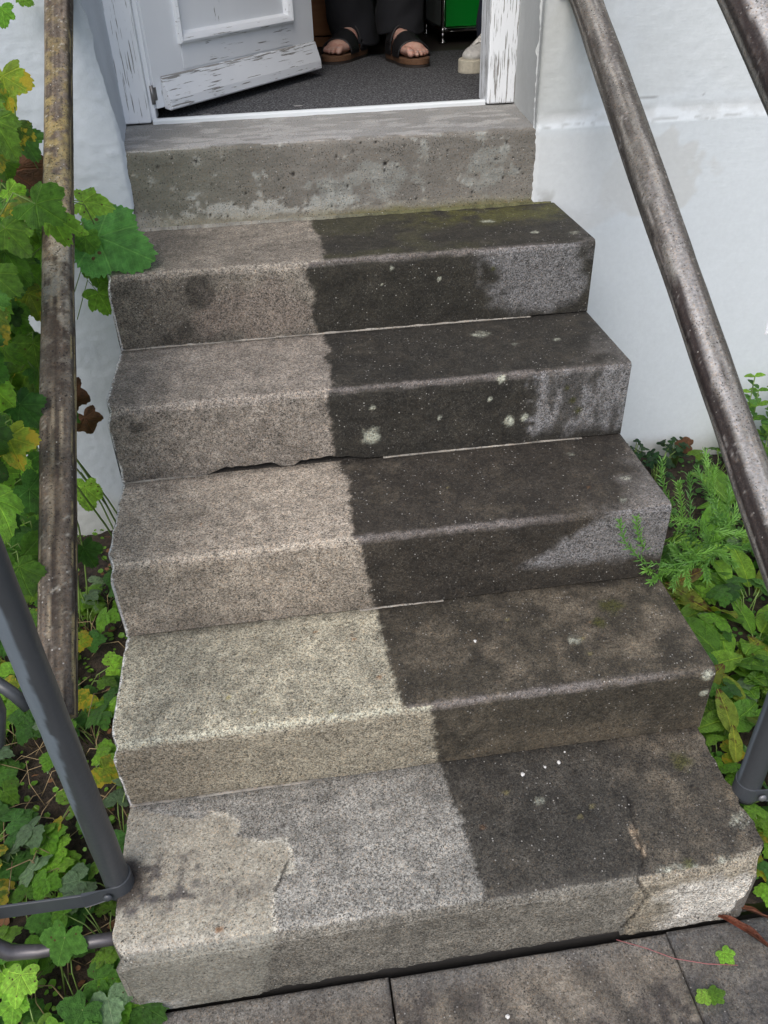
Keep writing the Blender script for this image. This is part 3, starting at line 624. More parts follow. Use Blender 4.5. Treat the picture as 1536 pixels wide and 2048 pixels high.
# green steel-tube cabinet
gc = thing('green_cabinet', 'green metal cabinet with chrome tube frame and feet inside the doorway', 'cabinet', (1.5, 1.85, 0))
M_CHR = NT('chrome'); M_CHR.fin((.75, .75, .75), .12, Metallic=1.); M_CHR = M_CHR.m
M_GREEN = simple('green_enamel', (.0, .25, .022), .35, amt=.04)
gx0, gx1, gy0, gy1, gz = 1.112, 1.86, 1.66, 2.02, (.048, .40, .75)
tb = []
for z in gz:
    for a, b in (((gx0, gy0), (gx1, gy0)), ((gx0, gy1), (gx1, gy1)), ((gx0, gy0), (gx0, gy1)), ((gx1, gy0), (gx1, gy1))): tb.append(sweep([(a[0], a[1], z), (b[0], b[1], z)], .0085, 10))
for x in (gx0, gx1):
    for y in (gy0, gy1): tb.append(sweep([(x, y, gz[0]), (x, y, gz[2])], .0085, 10))
V, F = join(tb); mobj('tube_frame', V, F, M_CHR, gc)
for x in (gx0, gx1):
    for y in (gy0, gy1):
        V, F = join([sweep([(x, y, .045), (x, y, .012)], .006, 10), sweep([(x, y, .012), (x, y, .002)], [.009, .017], 14), sweep([(x, y - .001, .037), (x, y, .048), (x, y + .001, .059)], [.006, .013, .006], 12)]); mobj('foot', V, F, M_CHR, gc)
for i in range(2):
    bx('front_panel', (gx0 + .012, gx1 - .012, gy0 - .002, gy0 + .006, gz[i] + .011, gz[i + 1] - .011), M_GREEN, gc, .001)
    bx('side_panel', (gx0 - .003, gx0 + .003, gy0 + .012, gy1 - .012, gz[i] + .011, gz[i + 1] - .011), simple('pale_green_enamel', (.33, .37, .35), .4, amt=.04), gc, .001)
bx('bottom_panel', (gx0 + .01, gx1 - .01, gy0 + .01, gy1 - .01, gz[0] - .003, gz[0] + .003), M_GREEN, gc)

# =============================================================== PEOPLE
M_SKIN = NT('skin'); p = M_SKIN.obj(); M_SKIN.fin(M_SKIN.mix(M_SKIN.ramp(M_SKIN.noise(p, 45, 4), .35, .65), (.50, .26, .20), (.60, .38, .30)), .5, M_SKIN.bump(M_SKIN.noise(p, 300, 3), .0008), Subsurface_Weight=.12, Subsurface_Scale=.01); M_SKIN = M_SKIN.m
def cloth(name, c0):
    m = NT(name); p = m.obj(); n = m.noise(p, 700, 2); return m.fin(m.mix(1., c0, m.mix(m.noise(p, 25, 3), (.75,) * 3, (1.3,) * 3), 'MULTIPLY'), .9, m.bump(n, .0006))
M_BLACK = cloth('black_trouser_cloth', (.006, .0065, .009)); M_NAVY = cloth('navy_denim', (.012, .016, .032)); M_SHIRT = cloth('dark_shirt', (.03, .03, .035))
M_LEATH = simple('black_leather', (.010, .010, .011), .5, bumpd=.0004, nsc=300); M_CORK = simple('cork', (.13, .065, .032), .8, nsc=300, amt=.6); M_RUB = simple('dark_rubber', (.03, .022, .018), .7); M_MET = simple('buckle_metal', (.05, .05, .05), .3, .9)
def caps(bm, pts, rad, sy=1., seg=14):
    """tapered limb of overlapping rings with rounded ends (added to bm)"""
    P = [Vector(p) for p in pts]; Q = []; Rr = []
    d0 = (P[1] - P[0]).normalized(); d1 = (P[-1] - P[-2]).normalized()
    for a in (80, 55, 25): Q.append(P[0] - d0 * rad[0] * math.sin(R(a))); Rr.append(rad[0] * math.cos(R(a)))
    for i in range(len(P)): Q.append(P[i]); Rr.append(rad[i])
    for a in (25, 55, 80): Q.append(P[-1] + d1 * rad[-1] * math.sin(R(a))); Rr.append(rad[-1] * math.cos(R(a)))
    V, F = sweep(Q, Rr, seg); vs = [bm.verts.new(v) for v in V]
    for f in F: bm.faces.new([vs[i] for i in f])
def ell(bm, c, r, rot=None):
    b = bmesh.new(); bmesh.ops.create_uvsphere(b, u_segments=16, v_segments=10, radius=1)
    M_ = Matrix.Translation(c) @ (rot or Matrix.Identity(4)) @ Matrix.Diagonal((*r, 1)); vs = [bm.verts.new(M_ @ v.co) for v in b.verts]
    for f in b.faces: bm.faces.new([vs[v.index] for v in f.verts])
    b.free()
def foot_geo(bm, side, zt=.03):
    """foot in local frame: heel near y=0, toes +y, medial side = -side*x"""
    s = -side
    for y, x, z, rx, ry, rz in ((.035, 0, .034, .032, .038, .034), (.075, .002, .045, .031, .045, .042), (.11, .0, .042, .036, .04, .038), (.145, .001, .032, .042, .038, .030), (.175, .002, .026, .046, .032, .025)):
        ell(bm, (x * s, y, z + zt - .008), (rx, ry, rz))
    tw = [(-.034, .190, .243, .0135), (-.011, .195, .241, .0095), (.008, .192, .234, .009), (.025, .186, .224, .0085), (.041, .176, .209, .0085)]
    for x, y0, y1, r in tw:
        caps(bm, [(x * s * .95, y0 - .03, zt + .018), (x * s, y0 + .005, zt + r * 1.35), (x * s, (y0 + y1) / 2 + .006, zt + r * 1.45), (x * s, y1 - r * .7, zt + r * .85)], [r * 1.05, r * .95, r * .95, r * .92], seg=12)
    return tw
def to_obj(name, bm, mat, parent, vox=None, smooth_it=0, mw=None):
    me = bpy.data.meshes.new(name); bm.to_mesh(me); bm.free(); me.materials.append(mat)
    me.polygons.foreach_set('use_smooth', [True] * len(me.polygons))
    o = bpy.data.objects.new(name, me); C.objects.link(o); o.parent = parent
    if vox:
        r_ = o.modifiers.new('r', 'REMESH'); r_.mode = 'VOXEL'; r_.voxel_size = vox; r_.use_smooth_shade = True
        if smooth_it: q = o.modifiers.new('s', 'SMOOTH'); q.iterations = smooth_it; q.factor = .5
    return o
def fmat(loc, ang, pitch=0.):
    return Matrix.Translation(loc) @ Matrix.Rotation(ang, 4, 'Z') @ Matrix.Rotation(pitch, 4, 'X')
def sole_outline(side, L=.268, w=1., n=40):
    s = -side; pts = []
    for i in range(n):
        t = i / n * 2 * math.pi; y = L / 2 - math.cos(t) * L / 2 - .006; u = (y + .006) / L
        u = min(max(u, 0), 1); hw = np.interp(u, [0, .25, .45, .60, .72, .85, 1.], [.034, .036, .037, .045, .050, .050, .044]) * w * (1 - abs(2 * u - 1) ** 5) ** .5
        hw *= 1
        x = (hw if math.sin(t) >= 0 else -hw) + s * (-.004) * u
        pts.append((x, y))
    return pts
def extr(pts, z0, z1, inset=0.):
    n = len(pts); V = [(x, y, z0) for x, y in pts] + [(x * (1 + inset), y, z1) for x, y in pts]
    F = [(i, (i + 1) % n, n + (i + 1) % n, n + i) for i in range(n)] + [tuple(range(n))[::-1], tuple(range(n, 2 * n))]
    return V, F
def xf(Mx, V): return [tuple(Mx @ Vector(v)) for v in V]
def sandal(person, Mx, side):
    V, F = extr(sole_outline(side), .009, .027, .03); so_ = mobj('sandal', xf(Mx, V), F, M_CORK, person, smooth=False); bevel(so_, .002)
    so_['label'] = 'black two-strap sandal with brown cork footbed'
    V, F = extr(sole_outline(side, .272, 1.02), .0, .0085); mobj('sole', xf(Mx, V), F, M_RUB, so_, smooth=False)
    def band(ya, yb, ha, hb, wa, wb, skew):
        V = []; nu, nv = 22, 8
        for i in range(nu):
            t = math.pi * i / (nu - 1); cx = math.cos(t)
            for j in range(nv):
                u = j / (nv - 1); y = ya + (yb - ya) * u + skew * cx * -side + (.010 * (1 - abs(cx)) * (1 if u > .5 else -1) * abs(u - .5) * 2 * -.6)
                h = ha + (hb - ha) * u; w_ = wa + (wb - wa) * u
                V.append((w_ * cx, y, .026 + (h - .0) * max(math.sin(t), 0) ** .8))
        b = mobj('strap', xf(Mx, V), gridf(nu, nv), M_LEATH, so_); q = b.modifiers.new('s', 'SOLIDIFY'); q.thickness = .0032; q.offset = 1
        return b
    band(.126, .192, .074, .048, .049, .056, .012); band(.050, .098, .098, .088, .042, .045, .006)
    for yb_, zb_, xb_ in ((.165, .052, .044), (.08, .070, .036)):
        c0 = Vector((side * xb_ * .93, yb_, zb_ + .006)); V, F = join([sweep([c0 + Vector(d) for d in ((0, -.012, 0), (0, .012, 0), (side * .012, .012, -.014), (side * .012, -.012, -.014), (0, -.012, 0))], .0018, 6)])
        mobj('buckle', xf(Mx, V), F, M_MET, so_)
def trousers(person, hip, legs, mat, name='trousers'):
    """legs: list of (points, radii)"""
    V = []; F = []
    for pts, rad in legs:
        P = [Vector(p) for p in pts]; n = 28; m_ = 60; L = len(P) - 1; base = len(V)
        for i in range(m_):
            u = i / (m_ - 1) * L; a = min(int(u), L - 1); f_ = u - a; f_ = f_
            c0 = P[a].lerp(P[a + 1], f_); r0 = rad[a] * (1 - f_) + rad[a + 1] * f_
            for k in range(n):
                t = 2 * math.pi * k / n
                fold = 1 + .06 * math.sin(t * 2 + u * 3) + .035 * math.sin(t * 5 + u * 7) + .012 * math.sin(u * 13 + t * 2) * (u / L)
                V.append((c0.x + math.cos(t) * r0 * fold, c0.y + math.sin(t) * r0 * fold * 1.05, c0.z + .006 * math.sin(t * 3 + 1) * (u / L) ** 6))
        F += gridf_wrap(m_, n, base)
    pb = bmesh.new()
    ell(pb, hip, (.17, .125, .15)); 
    me_o = len(V); V += [tuple(v.co) for v in pb.verts]; pb.verts.index_update(); F += [tuple(v.index + me_o for v in f.verts) for f in pb.faces]; pb.free()
    o = mobj(name, V, F, mat, person); q = o.modifiers.new('s', 'SOLIDIFY'); q.thickness = .0025; q.offset = 1
    return o
def gridf_wrap(m_, n, base=0):
    return [(base + i * n + k, base + i * n + (k + 1) % n, base + (i + 1) * n + (k + 1) % n, base + (i + 1) * n + k) for i in range(m_ - 1) for k in range(n)]
def build_person(label, heels, hip, shirtm, trm, legpts, legr, shod, faceang):
    hc = Vector(hip)
    pe = thing('person', label, 'person', (hc.x, hc.y, 0))
    bm = bmesh.new(); f2 = Vector((math.sin(faceang) * -1, math.cos(faceang), 0)); sd_ = Vector((f2.y, -f2.x, 0))     # facing and its right side
    def W(a, b, c): return hc + sd_ * a + f2 * b + Vector((0, 0, c))
    mats = []
    for i, (hl, ang, side) in enumerate(heels):
        Mx = fmat(hl, ang); mats.append((Mx, side))
        if not shod:
            b2 = bmesh.new(); foot_geo(b2, side); b2.transform(Mx)
            me = bpy.data.meshes.new('t'); b2.to_mesh(me); bm.from_mesh(me); bpy.data.meshes.remove(me); b2.free()
        else:
            b2 = bmesh.new(); ell(b2, (0, .09, .05), (.03, .1, .025)); b2.transform(Mx); me = bpy.data.meshes.new('t'); b2.to_mesh(me); bm.from_mesh(me); bpy.data.meshes.remove(me); b2.free()
        ank = Mx @ Vector((0, .045, .075)); top = Vector(legpts[i][0]); kn = Vector(legpts[i][1])
        caps(bm, [Mx @ Vector((0, .04, .05)), ank, ank.lerp(kn, .5) , kn, top], [.034, .033, .050, .052, .075])
    caps(bm, [W(0, 0, -.02), W(0, 0, .12), W(0, .0, .32), W(0, 0, .47)], [.125, .115, .125, .10], seg=18)
    caps(bm, [W(-.17, 0, .47), W(0, 0, .50), W(.17, 0, .47)], [.05, .07, .05]); caps(bm, [W(0, 0, .5), W(0, .01, .62)], [.055, .05])
    for s in (-1, 1):
        caps(bm, [W(.19 * s, 0, .46), W(.24 * s, -.01, .18), W(.23 * s, .10, -.04)], [.045, .037, .026])
        hb = W(.23 * s, .12, -.08); caps(bm, [W(.23 * s, .10, -.04), hb, W(.225 * s, .135, -.115)], [.026, .030, .028])
        for q in range(4): caps(bm, [W(.225 * s, .125 + (q - 1.5) * .017, -.12), W(.222 * s, .13 + (q - 1.5) * .018, -.16), W(.215 * s, .125 + (q - 1.5) * .017, -.19 + abs(q - 1.4) * .008)], [.009, .0085, .007], seg=8)
        caps(bm, [W(.22 * s, .15, -.09), W(.205 * s, .175, -.13)], [.010, .008], seg=8)
    ell(bm, W(0, .02, .72), (.075, .09, .115)); ell(bm, W(0, .035, .665), (.055, .07, .06)); ell(bm, W(0, .118, .70), (.012, .02, .022))
    for s in (-1, 1): ell(bm, W(.076 * s, .01, .71), (.010, .02, .032))
    body = to_obj('body', bm, M_SKIN, pe, .0042, 2); body.location = -org(pe)
    hb = bmesh.new(); ell(hb, W(0, -.005, .75), (.088, .10, .105)); hr = to_obj('hair', hb, simple('grey_hair', (.12, .11, .10), .8, nsc=200, amt=.6), pe); hr.location = -org(pe)
    sb = bmesh.new(); caps(sb, [W(0, 0, -.08), W(0, 0, .12), W(0, 0, .33), W(0, 0, .46)], [.15, .14, .15, .115], seg=24); caps(sb, [W(-.18, 0, .45), W(0, 0, .49), W(.18, 0, .45)], [.065, .085, .065])
    for s in (-1, 1): caps(sb, [W(.19 * s, 0, .45), W(.245 * s, -.01, .18), W(.235 * s, .08, .0)], [.062, .05, .042])
    sh = to_obj('shirt', sb, shirtm, pe, .012, 3); sh.location = -org(pe)
    trousers(pe, hc + Vector((0, 0, -.02)), list(zip(legpts, legr)), trm)
    return pe, mats
# person in sandals
la = [(.86, 1.34, .90), (.865, 1.33, .50), (.885, 1.30, .20), (.878, 1.275, .088)]
lb = [(.72, 1.42, .90), (.70, 1.42, .50), (.712, 1.435, .20), (.738, 1.425, .045)]
pe, ms = build_person('person in wide black trousers and black sandals standing just inside the door', [((.845, 1.29, 0), R(197), 1), ((.765, 1.435, 0), R(143), -1)], (.79, 1.41, .93), M_SHIRT, M_BLACK, [la, lb], [[.115, .088, .082, .080], [.115, .090, .086, .082]], False, R(175))
for Mx, side in ms: sandal(pe, Mx, side)
nb = bmesh.new()
for Mx, side in ms:
    for x, y0, y1, r in [(-.034, .190, .243, .0135), (-.011, .195, .241, .0095), (.008, .192, .234, .009), (.025, .186, .224, .0085), (.041, .176, .209, .0085)]:
        ell(nb, Mx @ Vector((x * -side, y1 - r * .8, .030 + r * 1.62)), (r * .62, r * .75, r * .22), Matrix.Rotation(Mx.to_euler().z, 4, 'Z'))
nl = to_obj('toenails', nb, simple('toenail', (.55, .38, .33), .35, amt=.1), pe); nl.location = -org(pe)
# person in sneakers
la = [(1.25, 1.12, .90), (1.24, 1.10, .50), (1.178, 1.05, .20), (1.172, 1.03, .075)]
lb = [(1.42, 1.12, .90), (1.42, 1.10, .50), (1.42, 1.09, .20), (1.42, 1.08, .075)]
pe2, ms2 = build_person('person in dark jeans and worn beige sneakers half hidden behind the right door post', [((1.215, 1.075, 0), R(140), 1), ((1.43, 1.12, 0), R(190), -1)], (1.33, 1.12, .93), cloth('grey_jumper', (.08, .08, .09)), M_NAVY, [la, lb], [[.11, .080, .070, .066], [.11, .080, .070, .066]], True, R(165))
M_CANV = simple('beige_suede', (.50, .49, .46), .9, nsc=90, amt=.5, bumpd=.001); M_SOLE = simple('cream_rubber', (.52, .48, .38), .8, nsc=120, amt=.3); M_LACE = simple('shoe_lace', (.62, .60, .55), .9)
for Mx, side in ms2:
    V, F = extr(sole_outline(side, .30, 1.08), .0, .040, -.02); sn = mobj('sneaker', xf(Mx, V), F, M_SOLE, pe2, smooth=False); bevel(sn, .004); sn['label'] = 'worn beige sneaker with thick cream sole'
    ub = bmesh.new()
    for y, z, rx, ry, rz in ((.045, .06, .036, .05, .045), (.10, .065, .038, .06, .040), (.16, .05, .043, .06, .034), (.21, .042, .045, .058, .026), (.24, .04, .038, .042, .022)): ell(ub, (0, y, z + .008), (rx * 1.06, ry, rz))
    caps(ub, [(0, .045, .06), (0, .045, .10)], [.038, .040]); ub.transform(Mx); me = to_obj('upper', ub, M_CANV, sn, .006, 3); me.location = -org(sn)
    lc = []
    for q in range(5):
        y = .10 + q * .024; z = .118 - q * .0085; lc.append(sweep([(-.030, y, z - .014), (-.012, y + .008, z), (.012, y + .008, z), (.030, y, z - .014)], .0052, 6)); lc.append(sweep([(-.026, y, z - .010), (0, y + .014, z + .001), (.026, y + .020, z - .014)], .0035, 6))
    V, F = join(lc); mobj('lace', xf(Mx, V), F, M_LACE, sn)
# =============================================================== RAILINGS
M_RAILW = mat_stone('weathered_wood', .45, .15, 420)
M_IRON = simple('dark_grey_iron_paint', (.050, .055, .062), .38, nsc=60, amt=.12, bumpd=.0004)
_m = NT('post_paint'); M_POST = _m.fin(_m.attr().outputs['Color'], .36, _m.bump(_m.noise(_m.pos(), 90, 3), .0005))
M_ZINC = simple('worn_galvanised', (.22, .22, .23), .45, .5, nsc=50, amt=.5)
def wood_rail(name, parent, A, B, rad, lichen, seed, label=None, sq=3.2, dk=1.):
    A = Vector(A); B = Vector(B); m_ = 420; n = 40
    d = (B - A).normalized(); sdv = d.cross(Vector((0, 0, 1))).normalized(); up = sdv.cross(d).normalized()
    L = (B - A).length; s = np.linspace(0, L, m_)[:, None]; th = np.linspace(0, 2 * np.pi, n, endpoint=False)[None, :]
    S_ = s + 0 * th; TH = th + 0 * s
    ct, st = np.cos(TH), np.sin(TH); rr = rad / (np.abs(ct) ** sq + np.abs(st) ** sq) ** (1 / sq)
    U = (TH + np.pi / 2) % (2 * np.pi)                       # 0 underside, pi top; pi/2 towards -x, 3pi/2 towards +x
    k_ = rad / .03
    st1 = fbm(U * 2.6, S_ * 3.2, 1, 4, seed); st2 = fbm(U * 7, S_ * 9, 1, 3, seed + 3); fine = fbm(U * rad, S_, 220, 3, seed + 5); med = fbm(U * rad, S_, 60, 4, seed + 6)
    hair = fbm(U * 16, S_ * 14, 1, 3, seed + 7)
    rr = rr + (st1 - .5) * rad * .10 + (st2 - .5) * rad * .05 + (fbm(S_, S_ * 0, 3, 2, seed) - .5) * .006 * k_
    P = np.array(A)[None, None] + np.array(d)[None, None] * S_[..., None] + np.array(sdv)[None, None] * (ct * rr)[..., None] + np.array(up)[None, None] * (st * rr)[..., None]
    dots = sm(.70, .80, fbm(U * rad, S_, 330, 3, seed + 71) * .8 + med * .30) * sm(.40, .60, fbm(U, S_ * 5, 1.3, 3, seed + 72))
    if lichen:
        c_ = mixc(np.array([.075, .060, .048]), np.array([.185, .155, .125]), sm(.35, .65, st1 * .6 + hair * .4)) * (1 + (fine - .5) * .8)[..., None]
        zone = np.exp(-((S_ - L * .36) / (L * .20)) ** 2); topf = sm(2.0, 2.6, U) * sm(4.4, 3.9, U)
        c_ = mixc(c_, np.array([.30, .24, .10]), np.clip(sm(.42, .62, med + zone * .12 - .06) * zone * (.35 + .6 * topf), 0, .85))
        z2 = np.exp(-((S_ - L * .52) / (L * .12)) ** 2); c_ = mixc(c_, np.array([.36, .34, .30]), sm(.42, .62, med) * z2 * .75)
        c_ = mixc(c_, np.array([.42, .40, .34]), dots * .8)
        low = sm(L * .42, L * .62, S_); c_ = c_ * (1 - .25 * low)[..., None]
        for uc, wd in ((2.35, .10), (3.0, .14), (3.55, .10), (4.3, .08)):
            rb = sm(wd, wd * .3, np.abs(U - uc + (fbm(S_, S_ * 0, 5, 2, int(uc * 10)) - .5) * .25)) * sm(.38, .6, fbm(U * 3, S_ * 16, 1, 3, int(uc * 7))); c_ = mixc(c_, np.array([.33, .28, .20]), rb * (.25 + .5 * low))
        sd2 = sm(4.05, 4.2, U) * sm(5.2, 5.0, U); c_ = c_ * (1 - .45 * sd2)[..., None]
        c_ = mixc(c_, np.array([.40, .33, .17]), sd2 * sm(.56, .66, fbm(U * 6, S_ * 12, 1, 4, 91)) * .8)
        crk = sm(.016, .004, np.abs(fbm(U * 2.4, S_ * 2.0, 1, 4, 61) - .5)) * sm(.4, .55, vnoise(U, S_, 7, 62)); c_ = mixc(c_, np.array([.02, .016, .013]), crk * .7)
    else:
        c_ = mixc(np.array([.090, .082, .074]), np.array([.23, .22, .20]), sm(.35, .65, st1 * .5 + hair * .5)) * (1 + (fine - .5) * .5)[..., None]
        wv = (fbm(S_, S_ * 0, 4, 3, seed + 3) - .5) * .9; low = sm(L * .38, L * .66, S_)
        silver = sm(.75, .2, np.abs(U - 2.75 + wv * .5)); c_ = mixc(c_, np.array([.36, .35, .345]), silver * (.22 + .6 * low) * (.45 + fine) * sm(.36, .56, fbm(U * 5, S_ * 7, 1, 5, 57)))
        dkb = sm(.55, .35, np.abs(U - 1.95 + wv * .35)) * sm(.44, .56, fbm(U * 1.2, S_ * 6, 1, 4, seed + 14) + low * .12); c_ = mixc(c_, np.array([.030, .022, .022]), dkb * (.30 + .62 * low))
        c_ = mixc(c_, np.array([.36, .33, .31]), dkb * sm(.60, .70, fbm(U * 8, S_ * 5, 1, 5, 15)) * .6)
        c_ = mixc(c_, np.array([.085, .078, .062]), sm(.5, .2, np.abs(U - 3.9 + wv * .4)) * .45)
        c_ = mixc(c_, np.array([.42, .40, .38]), dots * .4); c_ = c_ * (1 + (fbm(U * 14, S_ * 2.2, 1, 4, 55) - .5) * 1.3)[..., None]
        scr = sm(.020, .004, np.abs(fbm(U * 1.6, S_ * 7, 1, 3, seed + 60) - .5)) * sm(.45, .6, vnoise(U, S_, 6, 8)); c_ = mixc(c_, np.array([.46, .44, .42]), scr * .45)
    col = np.concatenate([np.clip(c_, .01, .7), np.full(c_.shape[:2] + (1,), .6)], -1)
    V = P.reshape(-1, 3); F = gridf_wrap(m_, n); V = np.concatenate([V]); F = [f[::-1] for f in F] + [tuple(range(n)), tuple((m_ - 1) * n + k for k in range(n))[::-1]]
    o = mobj(name, V, F, M_RAILW, parent, col=col.reshape(-1, 4)); o.data.polygons.foreach_set('use_smooth', [True] * len(o.data.polygons))
    if label: o['label'] = label
    return o
def post_end(parent, x, y, zb, zt, sgn):
    hz_ = np.linspace(zb, zt, 150); V, F = sweep([(x, y, z) for z in hz_], [.0208 + .0003 * math.sin(i * .3) for i in range(150)], 36)
    VA = np.array(V); an = np.arctan2(VA[:, 1] - y, (VA[:, 0] - x) * 1.); zz = VA[:, 2]
    n_ = fbm(an, zz * 6, 3, 3, 5); ca = np.array([.045, .049, .054]); cbb = np.array([.125, .150, .175])  # dark grey, and a paler blue-grey down one side with a wavy edge
    if sgn < 0: paler = sm(-1.45, -1.60, np.where(an > 1.5, an - 2 * np.pi, an) + (fbm(zz, zz * 0, 30, 3, 2) - .5) * .5 + .9 * sm(-.50, -.70, zz)) * sm(-.72, -.68, zz + (n_ - .5) * .03)
    else: paler = sm(-.75, -.60, an + (fbm(zz, zz * 0, 30, 3, 2) - .5) * .3) * sm(-.84, -.80, zz)
    cc = mixc(ca, cbb, paler * .9) * (1 + (n_ - .5) * .25)[:, None]; mobj('post', V, F, M_POST, parent, col=np.concatenate([cc, np.ones((len(cc), 1))], 1))
    # flat strap clamped round the post foot and running away from the stairs
    r = .0235; z0 = -.840; path = []
    for a in np.linspace(100, -90, 16): path.append((x - sgn * 0 + sgn * -r * math.cos(R(a)) * 1., y + r * math.sin(R(a))))
    path = path + [(x + sgn * .05, y - r), (x + sgn * .30, y - r + .006), (x + sgn * .62, y - r + .01)]
    V = []; n = len(path); hz = [.016] * 16 + [.016, .0165, .0165]
    tl = [0] * 16 + [-.002, -.008, -.02]
    for i, (px_, py_) in enumerate(path):
        a = Vector((*path[max(i - 1, 0)], 0)); b = Vector((*path[min(i + 1, n - 1)], 0)); t = (b - a).normalized(); nn = Vector((t.y, -t.x, 0)) * (.0045 if sgn < 0 else .0045)
        if sgn > 0: nn = -nn
        if nn.y > 0 and i > 15: nn = -nn
        for (o_, z_) in ((0, -1), (1, -1), (1, 1), (0, 1)): V.append((px_ + nn.x * o_, py_ + nn.y * o_, z0 + z_ * hz[i] + tl[i]))
    F = []
    for i in range(n - 1):
        for k in range(4): F.append((i * 4 + k, i * 4 + (k + 1) % 4, (i + 1) * 4 + (k + 1) % 4, (i + 1) * 4 + k))
    F += [(0, 1, 2, 3), tuple((n - 1) * 4 + k for k in range(4))[::-1]]
    st = mobj('strap', V, F, M_IRON, parent, smooth=False); bevel(st, .0012)
    bm = bmesh.new(); bmesh.ops.create_uvsphere(bm, u_segments=12, v_segments=8, radius=.0075); bmesh.ops.scale(bm, vec=(1, .55, 1), verts=bm.verts); bmesh.ops.translate(bm, vec=(x + sgn * .012, y - r - .005, z0), verts=bm.verts)
    rv = to_obj('rivet', bm, M_IRON if sgn < 0 else M_ZINC, st); rv.location = -org(parent)
SL, SR_ = .677, .596
rl = thing('stair_railing', 'weathered lichen-spotted wooden stair rail on a grey iron post at the left', 'railing', (-.004, -1.255, -1.03))
wood_rail('rail', rl, (-.012, .03, .344 + .03 * SL), (-.010, -1.222, .344 - 1.222 * SL), .0255, True, 3, sq=2.9)
wood_rail('handrail', rl, (-.012, .03, .344 + .03 * SL + .46), (-.010, -1.25, .344 - 1.25 * SL + .46), .0255, True, 5, sq=2.9)
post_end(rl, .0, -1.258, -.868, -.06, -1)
V, F = sweep([(.03, -1.318, -.905), (-.05, -1.318, -.905), (-.13, -1.318, -.910), (-.175, -1.316, -.904), (-.20, -1.312, -.875), (-.21, -1.305, -.82), (-.215, -1.30, -.74)], [.0105] * 3 + [.0125, .013, .013, .013], 16)
mobj('bent_pipe', V, F, simple('rust_spotted_iron', (.075, .07, .075), .35, .3, nsc=35, amt=.9), rl)
V, F = sweep([(-.030, -1.245, -.43), (-.045, -1.24, -.405), (-.062, -1.235, -.385), (-.075, -1.23, -.40), (-.078, -1.225, -.45), (-.10, -1.22, -.52), (-.16, -1.21, -.58)], .0085, 14); mobj('hook', V, F, M_IRON, rl)
rr_ = thing('stair_railing', 'thick silvery wooden stair rail on a dark iron post at the right of the stairs', 'railing', (1.085, -1.25, -1.03))
wood_rail('rail', rr_, (1.08, .04, .282 + .04 * SR_), (1.08, -1.232, .282 - 1.232 * SR_), .031, False, 7, sq=2.35)
wood_rail('handrail', rr_, (1.08, .04, .725 + .04 * SR_), (1.08, -1.27, .725 - 1.27 * SR_), .031, False, 9, sq=2.35)
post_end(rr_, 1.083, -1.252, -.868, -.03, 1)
for x, z, r_, t in ((1.08, .282, rr_, .034), (1.08, .725, rr_, .034)):
    V, F = join([box(x - .045, x + .045, -.004, .012, z - .02, z + .06)]); bevel(mobj('wall_bracket', V, F, M_IRON, r_, smooth=False), .003)
